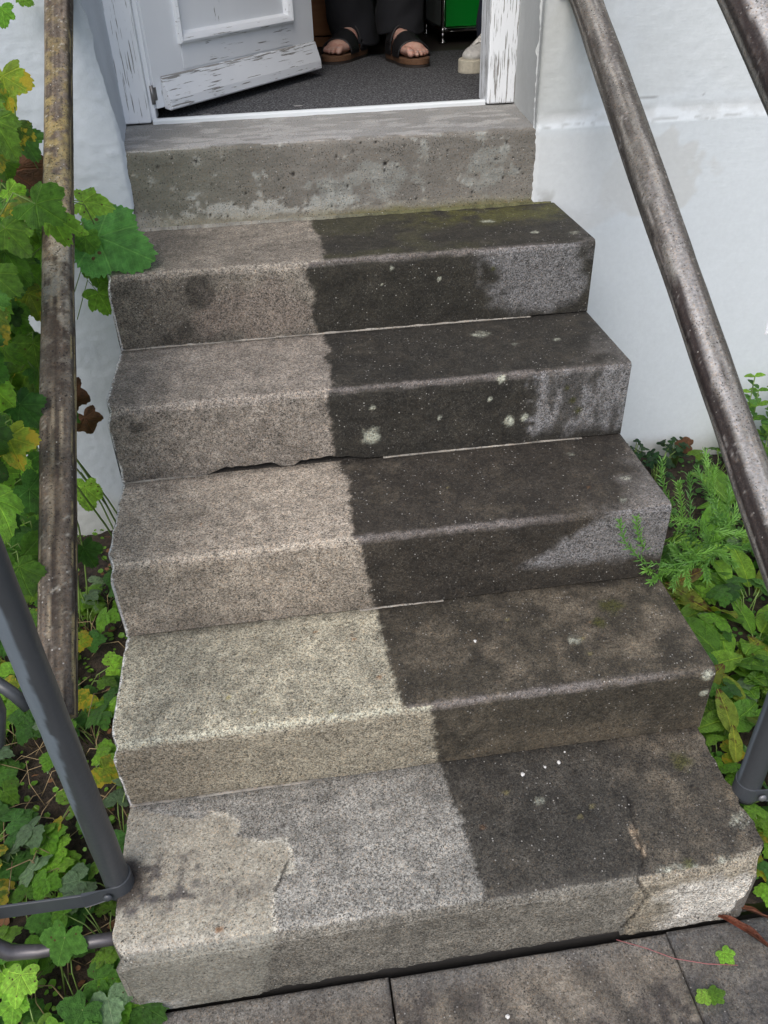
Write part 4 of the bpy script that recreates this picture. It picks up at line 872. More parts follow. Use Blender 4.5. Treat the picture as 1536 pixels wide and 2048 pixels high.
# =============================================================== PAVING AND SOIL
pv = bpy.data.objects.new('paving', bpy.data.meshes.new('paving')); C.objects.link(pv); pv['kind'] = 'structure'; pv.location = (0, 0, 0)
V, F = box(-.06, 2.35, -4.0, -1.36, -1.14, -1.075); pv.data.from_pydata(V, [], F); pv.data.materials.append(simple('joint_sand', (.02, .018, .014), .95))
def paver(x0, x1, y0, y1, seed, fine=True):
    st = .005 if fine else .05
    xs = np.unique(np.concatenate([np.arange(x0 + .002, x1 - .002, st), [x0, x0 + .0012, x1 - .0012, x1]])); ys = np.unique(np.concatenate([np.arange(y0 + .002, y1 - .002, st), [y0, y0 + .0012, y1 - .0012, y1]]))
    X, Y = np.meshgrid(xs, ys, indexing='ij'); e = np.minimum(np.minimum(X - x0, x1 - X), np.minimum(Y - y0, y1 - Y))
    n1 = fbm(X, Y, 9, 4, 60); n2 = fbm(X, Y, 30, 4, 61); n3 = fbm(X, Y, 90, 3, 62)
    tilt = ((seed * 37) % 7 - 3) * .0006
    Z = -1.027 + (n1 - .5) * .002 + (n3 - .5) * .001 - .003 * sm(.003, 0, e) * (.5 + n2) + tilt + (-.003 if seed == 3 else 0)
    c_ = np.ones(X.shape + (3,)) * np.array([.130, .116, .096]); gq = sm(.42, .58, fbm(X, Y, 80, 4, 67)); c_ = mixc(c_, np.array([.215, .19, .15]), sm(.40, .62, n1 * .6 + n2 * .4) * (.4 + .6 * gq)); c_ = mixc(c_, np.array([.050, .044, .040]), sm(.44, .62, fbm(X, Y, 9, 6, 65)) * (.35 + .5 * (1 - gq)))
    c_ = mixc(c_, np.array([.15, .15, .145]), sm(-1.44, -1.40, Y + (n2 - .5) * .03) * .5)
    if x0 > .85: c_ = c_ * .75
    if x0 > .85: c_ = mixc(c_, np.array([.07, .073, .078]), np.full(X.shape, .4))
    # swirled drag marks on the middle slab
    sw = np.sin((X - .7) * 75 + (Y + 1.5) * 40 + n1 * 9) * sm(-1.40, -1.46, Y) * sm(.42, .50, X) * sm(.9, .8, X); c_ = c_ * (1 + .28 * sw)[..., None]
    c_ = c_ * (1 + (n3 - .5) * .5)[..., None]
    col = np.concatenate([np.clip(c_, .01, .6), np.full(X.shape + (1,), .7)], -1); V = np.stack([X, Y, Z], -1); F = gridf(len(xs), len(ys))
    V = V.reshape(-1, 3); n0 = len(V); nu, nv = len(xs), len(ys)
    loop = [i * nv for i in range(nu)] + [(nu - 1) * nv + j for j in range(1, nv)] + [i * nv + nv - 1 for i in range(nu - 2, -1, -1)] + [j for j in range(nv - 2, 0, -1)]
    Vb = V[loop].copy(); Vb[:, 2] = -1.072; V = np.concatenate([V, Vb]); m_ = len(loop)
    F += [(loop[(i + 1) % m_], loop[i], n0 + i, n0 + (i + 1) % m_) for i in range(m_)]
    cb_ = np.concatenate([col.reshape(-1, 4), np.tile(np.array([[.03, .027, .022, .5]]), (m_, 1))])
    return mobj('paving_slab', V, F, M_STONE, pv, col=cb_)
g_ = .0035
cols_ = [(.003, .4215), (.4215, .907), (.907, 1.393), (1.393, 1.88)]
for i, (a, b) in enumerate(cols_): paver(a + g_ / 2, b - g_ / 2, -1.885, -1.3875 + (-.003 if i == 1 else 0), i + 1, i < 3)
for r in range(1, 5):
    for i, (a, b) in enumerate(cols_): paver(a + g_ / 2, b - g_ / 2, -1.885 - .489 * r, -1.885 - .489 * (r - 1) - g_, i + 5 * r, False)
m = NT('garden_soil'); p = m.pos(); n1 = m.noise(p, 60, 5, .7); n2 = m.noise(p, 12, 4)
M_SOIL = m.fin(m.mix(m.ramp(n1, .35, .7), (.010, .007, .005), (.065, .045, .030)), .95, m.bump(m.math('ADD', n1, n2), .012, 1.))
def soil(x0, x1, y0, y1, z, seed, st=.02):
    xs = np.arange(x0, x1 + st, st); ys = np.arange(y0, y1 + st, st); X, Y = np.meshgrid(xs, ys, indexing='ij')
    Z = z + (fbm(X, Y, 6, 3, seed) - .5) * .05 + (fbm(X, Y, 40, 3, seed + 1) - .5) * .022
    return np.stack([X, Y, Z], -1), gridf(len(xs), len(ys))
V, F = soil(-2.0, .02, -3.2, .02, -1.045, 3); o = mobj('soil_bed', V, F, M_SOIL); o['kind'] = 'structure'
V, F = soil(1.045, 3.6, -1.38, .02, -.985, 8); o = mobj('soil_bed', V, F, M_SOIL); o['kind'] = 'structure'
m = NT('lawn_ground'); p = m.pos(); M_GR = m.fin(m.mix(m.noise(p, 8, 5), (.03, .05, .012), (.08, .10, .03)), .95)
o = mobj('ground', [(-60, -60, -1.16), (60, -60, -1.16), (60, 60, -1.16), (-60, 60, -1.16)], [(0, 1, 2, 3)], M_GR, smooth=False); o['kind'] = 'structure'
# =============================================================== LEAVES
def mat_leaf(name, ca, cb_, yel=None, veins=5, spread=1.0, trans=.35, rough=.38, yamt=.0, sec=26.):
    m = NT(name); p = m.obj(); s = m.n('ShaderNodeSeparateXYZ'); m.l(p, s.inputs[0]); x, y = s.outputs[0], s.outputs[1]
    oi = m.n('ShaderNodeObjectInfo').outputs['Random']
    ang = m.math('ARCTAN2', x, y); rad = m.math('SQRT', m.math('ADD', m.math('MULTIPLY', x, x), m.math('MULTIPLY', y, y)))
    dv = None
    angs = [0.] if veins == 1 else ([0, .85 * spread, -.85 * spread] if veins == 3 else [0, .8 * spread, -.8 * spread, 1.7 * spread, -1.7 * spread])
    for a in angs:
        q = m.math('MULTIPLY', m.math('ABSOLUTE', m.math('SUBTRACT', ang, a)), rad); dv = q if dv is None else m.math('MINIMUM', dv, q)
    main = m.ramp(dv, .022, .006)
    # secondary veins: slanted off the midrib in leaf-length units
    ax_ = m.math('ABSOLUTE', x); w1 = m.math('SUBTRACT', m.math('MULTIPLY', y, sec), m.math('MULTIPLY', ax_, sec * .8)); w1 = m.math('ABSOLUTE', m.math('SINE', w1)); secv = m.ramp(w1, .22, .05)
    vn = m.math('MAXIMUM', main, m.math('MULTIPLY', secv, .2 if sec < 12 else .45))
    nn = m.noise(p, 5, 4); og = m.attr('tint')
    c_ = m.mix(oi, ca, cb_); c_ = m.mix(1., c_, m.ramp(m.math('FRACT', m.math('MULTIPLY', oi, 7.3)), 0, 1, .75, 1.6), 'MULTIPLY'); c_ = m.mix(1., c_, m.mix(m.ramp(nn, .3, .7), (.6, .6, .6), (1.4, 1.4, 1.4)), 'MULTIPLY')
    c_ = m.mix(m.math('MULTIPLY', vn, .42), c_, m.mix(1., c_, (2.6, 2.0, 2.4), 'MULTIPLY'))
    sp_ = m.n('ShaderNodeTexVoronoi'); sp_.inputs['Scale'].default_value = 7.; m.l(m.n('ShaderNodeTexCoord').outputs['Object'], sp_.inputs['Vector']); sc_ = m.n('ShaderNodeSeparateColor'); m.l(sp_.outputs['Color'], sc_.inputs[0])
    c_ = m.mix(m.math('MULTIPLY', m.ramp(sp_.outputs['Distance'], .30, .20), m.ramp(m.math('ADD', sc_.outputs[0], m.math('MULTIPLY', oi, .2)), 1.0, 1.05)), c_, (.10, .06, .025))
    if yel is not None:
        k = m.ramp(m.math('ADD', m.noise(p, 3.2, 4), m.math('MULTIPLY', m.math('SUBTRACT', rad, .5), .3)), .60 - yamt, .68 - yamt); k = m.math('MULTIPLY', k, m.math('SUBTRACT', 1., m.math('MULTIPLY', main, .9)))
        c_ = m.mix(k, c_, yel)
    hh = m.math('ADD', m.math('MULTIPLY', vn, -1.), m.math('MULTIPLY', m.noise(p, 26, 3), .8))
    nor = m.bump(hh, .03, .6)
    m.fin(c_, m.ramp(nn, .3, .7, rough - .08, rough + .15), nor, Specular_IOR_Level=.45)
    tr = m.n('ShaderNodeBsdfTranslucent'); m.set(tr.inputs[0], m.mix(1., c_, (1.5, 1.6, .6), 'MULTIPLY')); mx = m.n('ShaderNodeMixShader'); mx.inputs[0].default_value = trans
    m.l(m.b.outputs[0], mx.inputs[1]); m.l(tr.outputs[0], mx.inputs[2]); m.l(mx.outputs[0], m.out.inputs[0])
    return m.m
BROWN = (.12, .05, .02); YEL = (.42, .34, .03)
LV = [mat_leaf('vine_leaf_green', (.075, .19, .02), (.16, .31, .035)), mat_leaf('vine_leaf_dark', (.035, .11, .02), (.07, .18, .025)), mat_leaf('vine_leaf_lime', (.15, .33, .035), (.22, .40, .05)), mat_leaf('vine_leaf_yellowing', (.08, .16, .02), (.16, .22, .02), YEL, yamt=.10)]
L_DRY = mat_leaf('dry_leaf', (.08, .035, .015), (.16, .08, .04), rough=.6, trans=.15)
L_ST = [mat_leaf('strawberry_green', (.09, .22, .02), (.18, .35, .035), veins=1, sec=30), mat_leaf('strawberry_dark', (.045, .13, .025), (.08, .20, .03), veins=1, sec=30), mat_leaf('strawberry_pale', (.12, .20, .10), (.16, .24, .13), veins=1, sec=30), mat_leaf('strawberry_yellow', (.14, .22, .02), (.2, .26, .02), YEL, veins=1, yamt=.12, sec=30)]
L_LI = [mat_leaf('broad_leaf_green', (.075, .19, .02), (.16, .30, .03), veins=1, sec=9), mat_leaf('broad_leaf_yellowing', (.14, .20, .03), (.22, .26, .03), BROWN, veins=1, yamt=.03, sec=9)]
_m = NT('sprig_green'); L_ROS = _m.fin(_m.mix(_m.n('ShaderNodeObjectInfo').outputs['Random'], (.08, .21, .035), (.19, .40, .06)), .45); L_CLO = mat_leaf('clover_dark', (.014, .05, .018), (.025, .075, .02), veins=1)
M_STEM = simple('green_stem', (.14, .22, .05), .5); M_DSTEM = simple('dry_stem', (.26, .19, .10), .8, nsc=30, amt=.5); M_BSTEM = simple('woody_stem', (.06, .035, .02), .8)
def leaf_mesh(name, mat, lobes, serr=.05, nser=34, n=76, curl=.18, cup=.10, seed=0, notch=.22, ripple=.03):
    """unit leaf: petiole at the origin, tip at +y; lobes: (angle, length, width)"""
    rg = np.random.RandomState(seed + 1); ph = np.linspace(-math.pi, math.pi, n, endpoint=False) + 1e-4
    r = np.full(n, .12)
    for a, L, w_ in lobes:
        d = np.abs(ph - a); r = np.maximum(r, L * np.clip(1 - (d / w_) ** 1.35 * .55, 0, 1) * (d < w_ * 1.35))
    r = np.convolve(np.r_[r[-1], r, r[0]], [.2, .6, .2], 'valid')
    r = r * (1 - notch * np.exp(-((np.abs(ph) - math.pi) / .35) ** 2))
    saw = (ph * nser / (2 * math.pi)) % 1.; r = r * (1 + serr * (np.abs(saw - .35) * 2 - .5)) * (1 + rg.uniform(-.03, .03, n))
    V = [(0, 0, 0)]; fr_ = (.35, .7, 1.)
    for f_ in fr_:
        x = np.sin(ph) * r * f_; y = np.cos(ph) * r * f_; q = r * f_
        z = -curl * q ** 2 + cup * np.abs(x) * .8 + ripple * np.sin(ph * 5 + seed) * q ** 2 * 1.5 + .02 * np.cos(ph * 11) * q
        V += list(zip(x, y, z))
    F = [(0, 1 + i, 1 + (i + 1) % n) for i in range(n)]
    for k in range(len(fr_) - 1): F += [(1 + k * n + i, 1 + (k + 1) * n + i, 1 + (k + 1) * n + (i + 1) % n, 1 + k * n + (i + 1) % n) for i in range(n)]
    F = [f[::-1] for f in F]
    me = bpy.data.meshes.new(name); me.from_pydata(V, [], F); me.materials.append(mat); me.polygons.foreach_set('use_smooth', [True] * len(me.polygons)); return me
def ell_mesh(name, mat, w_=.32, n=12, curl=.25, cup=.12, serr=0., seed=0, twist=.0):
    """elongated leaf of unit length along +y"""
    V = []; rg = np.random.RandomState(seed)
    cr = (-1, -.55, 0, .55, 1)
    for i in range(n + 1):
        t = i / n; hw = w_ * math.sin(math.pi * min(t * .93 + .03, 1) ** .85) ** .8 * (1 + serr * ((i % 2) * 2 - 1)); hw = max(hw, .004)
        for c_ in cr:
            a = twist * (t - .3); x = c_ * hw; z = cup * abs(c_) * hw * 2 - curl * t * t + .018 * math.sin(t * 17 + seed) * abs(c_)
            V.append((x * math.cos(a), t, z + x * math.sin(a)))
    F = [(i * 5 + k, i * 5 + k + 1, (i + 1) * 5 + k + 1, (i + 1) * 5 + k) for i in range(n) for k in range(4)]
    me = bpy.data.meshes.new(name); me.from_pydata(V, [], F); me.materials.append(mat); me.polygons.foreach_set('use_smooth', [True] * len(me.polygons)); return me
def place(name, me, pos, size, tip, nor, parent, label=None):
    y = Vector(tip).normalized(); z = Vector(nor); z = (z - y * z.dot(y)); z = z.normalized() if z.length > 1e-3 else Vector((0, 0, 1)); x = y.cross(z)
    o = bpy.data.objects.new(name, me); C.objects.link(o); o.parent = parent
    loc = Vector(pos) - org(parent) if parent else Vector(pos)
    o.matrix_basis = Matrix(((x.x * size, y.x * size, z.x * size, loc.x), (x.y * size, y.y * size, z.y * size, loc.y), (x.z * size, y.z * size, z.z * size, loc.z), (0, 0, 0, 1)))
    if label: o['label'] = label
    return o
def ru(a, b): return rnd.uniform(a, b)
V5 = [(0, 1., .80), (.95, .86, .78), (-.95, .86, .78), (1.95, .66, .8), (-1.95, .66, .8)]; V3 = [(0, 1., .95), (1.05, .78, .9), (-1.05, .78, .9), (2.1, .62, .8), (-2.1, .62, .8)]; VH = [(0, 1.08, .95), (1.15, .80, 1.2), (-1.15, .80, 1.2), (2.2, .66, .9), (-2.2, .66, .9)]
def jit(Lb, s_):
    g_r = random.Random(s_); return [(a + g_r.uniform(-.12, .12), L * g_r.uniform(.82, 1.12), w_ * g_r.uniform(.85, 1.1)) for a, L, w_ in Lb]
vm = {k: [leaf_mesh('vine_leaf', LV[k], jit((V5, V3, VH)[j % 3], k * 9 + j), seed=k * 9 + j, serr=.085, nser=(36, 30, 42)[j % 3], n=108, curl=(.15, .35, .6, .2, .9, .45)[j], cup=(.05, .2, .3, .45, .1, .02)[j], ripple=(.03, .07, .05, .10, .06, .12)[j]) for j in range(6)] for k in range(4)}
heart = leaf_mesh('vine_leaf', mat_leaf('vine_leaf_deep', (.06, .19, .04), (.07, .20, .045)), VH, serr=.085, nser=44, seed=2, curl=.12, cup=.05, n=120)
vine = thing('climbing_vine', 'green climbing vine with serrated lobed leaves covering the wall left of the wooden rail', 'vine', (-.15, -.3, -1.03))
VK=[[0.03,-0.258,-0.126,0.147,0.88,-0.35,-0.33,1.0],[0.02,-0.347,-0.017,0.072,0.98,-0.19,-0.1,2.0],[0.02,-0.501,-0.026,0.02,0.99,-0.04,0.11,2.0],[0.022,-0.705,0.066,0.072,0.8,-0.41,-0.43,0.0],[0.022,-0.674,0.031,0.063,0.15,-0.59,-0.79,0.0],[-0.03,-0.735,0.041,0.053,0.56,-0.53,-0.64,0.0],[-0.02,-0.277,-0.237,0.067,0.4,-0.57,-0.71,0.0],[-0.03,-0.239,-0.188,0.065,0.07,-0.59,-0.8,0.0],[-0.03,-0.27,-0.12,0.062,-0.19,-0.56,-0.8,0.0],[-0.1,-0.29,0.176,0.101,0.07,-0.59,-0.8,3.0],[-0.07,-0.413,0.125,0.053,-0.28,-0.54,-0.79,3.0],[-0.06,-0.534,0.151,0.065,0.4,-0.57,-0.71,0.0],[-0.1,-0.17,0.284,0.047,0.07,-0.59,-0.8,0.0],[-0.08,-0.049,0.3,0.03,0.8,-0.41,-0.43,0.0],[0.02,-0.649,0.07,0.039,0.36,0.52,0.77,2.0],[-0.09,-0.275,0.078,0.067,0.4,-0.57,-0.71,1.0],[-0.05,-0.568,0.05,0.075,-0.4,0.57,0.71,3.0],[-0.05,-0.709,-0.004,0.062,0.4,-0.57,-0.71,0.0],[-0.09,-0.545,-0.091,0.08,0.07,-0.59,-0.8,1.0],[-0.06,-0.751,-0.02,0.061,0.69,-0.48,-0.54,0.0],[-0.12,-0.453,-0.615,0.067,-0.1,-0.58,-0.81,2.0],[-0.12,-0.557,-0.704,0.066,0.4,-0.57,-0.71,1.0]]
VL=[[-0.123,-0.743,-0.298,0.093],[-0.322,-0.315,-0.78,0.074],[-0.096,-0.564,-0.305,0.06],[-0.189,-0.239,-0.019,0.078],[-0.257,-0.302,0.028,0.092],[-0.123,-0.154,0.04,0.061],[-0.255,-0.268,-0.747,0.093],[-0.277,-0.327,-0.443,0.093],[-0.098,-0.932,-0.396,0.067],[-0.173,-0.571,0.022,0.055],[-0.315,-0.289,-0.494,0.094],[-0.11,-1.017,-0.145,0.056],[-0.18,-0.134,-0.172,0.055],[-0.082,-0.759,0.151,0.063],[-0.085,-0.91,-0.377,0.069],[-0.128,-0.708,-0.117,0.059],[-0.106,-0.765,-0.341,0.056],[-0.091,-0.868,-0.118,0.069],[-0.071,-1.033,-0.095,0.061],[-0.191,-0.976,-0.367,0.071],[-0.115,-0.839,-0.116,0.073],[-0.092,-0.439,0.178,0.056],[-0.296,-0.452,-0.569,0.084],[-0.125,-0.448,-0.341,0.059],[-0.11,-0.441,0.107,0.067],[-0.108,-1.018,-0.357,0.094],[-0.14,-0.597,-0.13,0.074],[-0.292,-0.194,-0.185,0.07],[-0.167,-0.596,-0.641,0.075],[-0.236,-0.456,-0.611,0.086],[-0.157,-0.525,-0.368,0.085],[-0.257,-0.505,-0.379,0.074],[-0.254,-0.244,-0.507,0.093],[-0.155,-0.297,-0.01,0.074],[-0.123,-0.562,-0.302,0.069],[-0.115,-0.753,-0.289,0.069],[-0.151,-0.649,-0.492,0.094],[-0.192,-0.101,-0.362,0.062],[-0.206,-0.565,-0.629,0.083],[-0.285,-0.231,-0.564,0.086],[-0.221,-0.442,-0.374,0.08],[-0.143,-0.519,-0.31,0.056],[-0.161,-0.655,-0.065,0.064],[-0.319,-0.055,-0.519,0.074],[-0.231,-0.551,-0.119,0.079],[-0.095,-0.461,0.039,0.055],[-0.223,-0.203,-0.057,0.06],[-0.081,-0.877,-0.091,0.088],[-0.163,-0.788,-0.335,0.07],[-0.183,-0.712,-0.172,0.093],[-0.17,-0.739,-0.134,0.061],[-0.232,-0.578,-0.558,0.072],[-0.077,-0.759,0.077,0.07],[-0.175,-0.549,-0.614,0.065],[-0.202,-0.859,-0.458,0.066],[-0.168,-0.188,0.084,0.073],[-0.115,-0.932,-0.221,0.056],[-0.087,-0.554,0.034,0.086],[-0.29,-0.104,-0.069,0.095],[-0.207,-0.592,-0.238,0.081],[-0.299,-0.288,-0.547,0.085],[-0.243,-0.436,-0.231,0.067],[-0.236,-0.249,-0.235,0.085],[-0.092,-0.809,-0.024,0.091],[-0.18,-0.202,-0.217,0.083],[-0.093,-0.633,-0.114,0.07],[-0.279,-0.559,-0.516,0.067],[-0.217,-0.305,-0.483,0.066],[-0.293,-0.351,-0.74,0.074],[-0.244,-0.243,-0.274,0.061],[-0.312,-0.332,-0.61,0.064],[-0.157,-0.58,-0.446,0.056],[-0.07,-0.992,-0.364,0.083],[-0.273,-0.719,-0.397,0.081],[-0.291,-0.633,-0.543,0.079],[-0.168,-0.27,0.065,0.057],[-0.311,-0.235,-0.143,0.057],[-0.102,-0.824,-0.253,0.06],[-0.174,-0.371,-0.047,0.075],[-0.186,-0.765,-0.45,0.08],[-0.264,-0.416,-0.257,0.085],[-0.283,-0.463,-0.438,0.084],[-0.176,-0.422,0.127,0.065],[-0.153,-0.999,-0.322,0.064],[-0.157,-1.013,-0.329,0.088],[-0.238,-0.602,-0.247,0.064],[-0.239,-0.492,-0.29,0.07],[-0.162,-0.914,-0.27,0.087],[-0.195,-0.733,-0.408,0.079],[-0.227,-0.494,-0.43,0.059],[-0.32,-0.101,-0.002,0.091],[-0.33,-0.305,-0.556,0.074],[-0.219,-0.182,-0.45,0.074],[-0.289,-0.103,0.043,0.07],[-0.29,-0.559,-0.549,0.065],[-0.255,-0.086,0.031,0.064],[-0.09,-0.388,0.188,0.07],[-0.155,-0.415,-0.421,0.074],[-0.155,-0.245,-0.063,0.084],[-0.226,-0.138,0.117,0.094],[-0.208,-0.307,-0.061,0.066],[-0.288,-0.203,-0.563,0.065],[-0.162,-0.766,-0.487,0.072],[-0.223,-0.777,-0.302,0.057],[-0.195,-0.783,-0.526,0.069],[-0.096,-0.624,0.197,0.075],[-0.227,-0.1,0.136,0.057],[-0.25,-0.336,-0.142,0.057],[-0.283,-0.793,-0.484,0.075],[-0.308,-0.194,-0.328,0.068],[-0.09,-0.92,-0.042,0.079],[-0.181,-0.425,-0.194,0.07],[-0.093,-0.813,-0.245,0.067],[-0.272,-0.525,-0.509,0.06],[-0.129,-0.407,0.15,0.088],[-0.219,-0.156,0.115,0.078],[-0.148,-0.367,0.165,0.057],[-0.233,-0.317,-0.032,0.059],[-0.134,-0.501,-0.011,0.077],[-0.132,-0.484,-0.348,0.078],[-0.16,-0.789,-0.339,0.093],[-0.26,-0.266,-0.508,0.087],[-0.154,-0.544,0.044,0.066],[-0.185,-0.849,-0.248,0.056],[-0.237,-0.266,0.096,0.089],[-0.244,-0.2,-0.142,0.055],[-0.141,-0.777,-0.36,0.059],[-0.146,-0.272,0.055,0.073],[-0.299,-0.088,-0.742,0.068],[-0.087,-0.935,-0.211,0.076],[-0.101,-0.641,-0.11,0.071],[-0.278,-0.169,-0.062,0.077],[-0.267,-0.522,-0.422,0.069],[-0.112,-1.069,-0.3,0.089],[-0.143,-0.456,0.151,0.091],[-0.246,-0.683,-0.376,0.082],[-0.122,-0.513,-0.301,0.07],[-0.177,-0.727,-0.093,0.062],[-0.206,-0.406,-0.098,0.083],[-0.118,-1.007,-0.349,0.092],[-0.19,-0.46,-0.372,0.087],[-0.153,-0.685,-0.185,0.076],[-0.133,-0.734,-0.152,0.084],[-0.259,-0.705,-0.507,0.084],[-0.156,-0.903,-0.21,0.093],[-0.112,-0.577,-0.337,0.085],[-0.196,-0.068,-0.023,0.091],[-0.189,-0.91,-0.408,0.071],[-0.284,-0.377,-0.109,0.081],[-0.17,-0.597,-0.575,0.07],[-0.186,-0.781,-0.219,0.084],[-0.275,-0.606,-0.526,0.067],[-0.097,-0.891,-0.115,0.062],[-0.272,-0.364,-0.535,0.058],[-0.102,-0.886,-0.296,0.084],[-0.193,-0.418,-0.135,0.091],[-0.173,-0.428,-0.001,0.094],[-0.282,-0.226,-0.403,0.063],[-0.151,-0.612,-0.272,0.084],[-0.113,-0.849,-0.028,0.093],[-0.162,-0.857,-0.327,0.092],[-0.111,-0.914,-0.161,0.074],[-0.289,-0.136,0.013,0.059],[-0.303,-0.433,-0.314,0.085],[-0.121,-0.746,-0.371,0.084],[-0.167,-0.631,-0.609,0.094],[-0.211,-0.448,-0.076,0.082],[-0.232,-0.412,-0.253,0.06],[-0.152,-0.381,-0.102,0.075],[-0.311,-0.206,-0.899,0.085]]
VE=[[-0.128,-0.599,-0.178,0.086],[-0.059,-0.996,-0.08,0.062],[-0.136,-0.681,-0.317,0.071],[-0.075,-0.706,-0.19,0.065],[-0.094,-0.639,0.006,0.088],[-0.105,-0.838,-0.344,0.082],[-0.079,-0.822,-0.037,0.082],[-0.116,-0.48,-0.026,0.066],[-0.122,-0.909,-0.319,0.087],[-0.106,-0.251,-0.07,0.075],[-0.058,-0.96,-0.054,0.063],[-0.088,-0.513,-0.04,0.087],[-0.132,-0.476,0.026,0.076],[-0.095,-0.703,0.041,0.088],[-0.083,-0.76,-0.127,0.063],[-0.085,-0.562,-0.058,0.089],[-0.085,-0.941,-0.136,0.064],[-0.05,-1.155,-0.268,0.064],[-0.119,-0.861,-0.466,0.078],[-0.079,-0.875,-0.058,0.078],[-0.109,-0.326,-0.072,0.086],[-0.104,-0.666,-0.205,0.09],[-0.068,-0.53,0.03,0.07],[-0.1,-0.601,-0.07,0.07],[-0.131,-0.856,-0.226,0.084],[-0.067,-1.085,-0.186,0.075],[-0.074,-0.587,-0.101,0.073],[-0.104,-1.035,-0.338,0.071],[-0.08,-0.572,-0.192,0.065],[-0.135,-0.317,-0.206,0.089],[-0.051,-1.154,-0.238,0.078],[-0.121,-0.617,0.032,0.072],[-0.108,-0.924,-0.429,0.064],[-0.132,-0.392,-0.086,0.077],[-0.099,-0.388,-0.039,0.081],[-0.06,-0.687,-0.152,0.065],[-0.061,-0.912,-0.298,0.075],[-0.092,-0.664,0.05,0.065],[-0.07,-0.538,-0.01,0.067],[-0.099,-0.74,0.001,0.077],[-0.097,-0.607,-0.042,0.088],[-0.137,-0.865,-0.452,0.09],[-0.093,-0.627,-0.296,0.076],[-0.082,-0.332,-0.056,0.076],[-0.075,-0.976,-0.222,0.063],[-0.096,-0.644,-0.218,0.079],[-0.106,-0.912,-0.179,0.086],[-0.074,-1.039,-0.243,0.079],[-0.086,-0.315,-0.04,0.078],[-0.134,-0.508,-0.243,0.066],[-0.134,-0.392,-0.118,0.071],[-0.138,-0.662,-0.265,0.083],[-0.139,-0.84,-0.345,0.089],[-0.051,-1.069,-0.327,0.085],[-0.119,-0.74,-0.101,0.083],[-0.13,-0.611,-0.069,0.064],[-0.106,-0.827,-0.517,0.082],[-0.107,-0.741,-0.218,0.079],[-0.093,-0.72,-0.054,0.066],[-0.138,-0.894,-0.431,0.063],[-0.117,-0.258,-0.07,0.086],[-0.135,-0.418,-0.139,0.068],[-0.052,-1.064,-0.214,0.084],[-0.061,-0.932,-0.401,0.088],[-0.111,-0.205,-0.114,0.067],[-0.109,-0.667,-0.234,0.085],[-0.115,-0.566,-0.079,0.074],[-0.1,-0.732,-0.256,0.066],[-0.125,-0.604,-0.142,0.076],[-0.081,-0.986,-0.206,0.064],[-0.1,-0.594,-0.157,0.078],[-0.074,-0.92,-0.373,0.066],[-0.138,-0.51,-0.187,0.077],[-0.111,-0.909,-0.363,0.085],[-0.075,-0.579,-0.006,0.069],[-0.139,-0.339,-0.055,0.088],[-0.125,-0.641,-0.014,0.063],[-0.082,-0.938,-0.444,0.072],[-0.128,-0.492,-0.331,0.081],[-0.111,-0.63,-0.096,0.072],[-0.062,-0.99,-0.145,0.077],[-0.138,-0.887,-0.244,0.074],[-0.058,-0.818,-0.291,0.083],[-0.099,-0.628,-0.017,0.08],[-0.073,-0.818,-0.062,0.07],[-0.056,-0.848,-0.182,0.061],[-0.08,-1.018,-0.228,0.063],[-0.091,-0.739,-0.02,0.087],[-0.078,-0.744,-0.015,0.073],[-0.056,-0.997,-0.402,0.081],[-0.067,-0.593,0.021,0.072],[-0.053,-0.943,-0.186,0.077],[-0.132,-0.76,-0.557,0.071],[-0.053,-0.874,-0.321,0.066],[-0.091,-0.97,-0.369,0.08],[-0.135,-0.173,-0.187,0.086],[-0.065,-0.643,-0.05,0.069],[-0.137,-0.657,-0.101,0.072],[-0.053,-0.743,-0.175,0.061],[-0.088,-0.699,0.005,0.066],[-0.088,-0.722,-0.231,0.085],[-0.126,-0.798,-0.49,0.071],[-0.114,-0.424,-0.275,0.074],[-0.083,-1.043,-0.256,0.063],[-0.117,-0.499,-0.341,0.078]]

stemv = []
for i, (x, y, z, s_, tx, ty, tz, kd) in enumerate(VK):
    kd = int(kd); me = heart if i == 0 else vm[kd][i % 6]
    nor = -FWD * .8 + Vector((ru(-.2, .3), ru(-.2, .1), ru(.0, .4)))
    if i == 0: nor = -FWD + Vector((.15, 0, .25))
    t = Vector((tx, ty, tz)); s2 = s_ * (.74 if i else .80)
    place('leaf', me, Vector((x, y, z)) - t * s2 * .35, s2, t, nor, vine, {0: 'large dark heart shaped leaf hanging over the top step', 9: 'yellow mottled leaf near the top'}.get(i))
    b0 = Vector((x, y, z)) - t * s2 * .35; (i not in (9, 12, 13)) and stemv.append(sweep([b0, b0 - t * .03 + Vector((-.01, .01, 0)), Vector((-.09, y + .03, z - .05))], .0011, 5))
for i, (x, y, z, s_) in enumerate(VL + VE):
    kd = rnd.choices([0, 1, 2, 3], [5, 5, 1.6, .9])[0]; dn = Vector((ru(-.5, .7), ru(-.7, .3), ru(-1.2, -.3))).normalized()
    nor = Vector((.35, -.65, .75)) + Vector((ru(-.5, .5), ru(-.5, .5), ru(-.5, .5)))
    place('leaf', vm[kd][i % 6], (x, y, z), s_ * ru(.45, .80), dn, nor, vine); stemv.append(sweep([(x, y, z), (x - dn.x * .02, y - dn.y * .02 + .01, z - dn.z * .015), (x - .05 + ru(-.02, .02), y + .05, z - .03)], .001, 5))
for q in range(9):
    x0, y0 = ru(-.32, -.08), ru(-.6, -.06); pts = [(x0 + .04 * math.sin(t * 5 + q), y0 - .25 * t * (q % 3) * .5 + .03 * math.sin(t * 9), -1.03 + t * 1.15) for t in np.linspace(0, 1, 14)]; stemv.append(sweep(pts, .0022, 6))
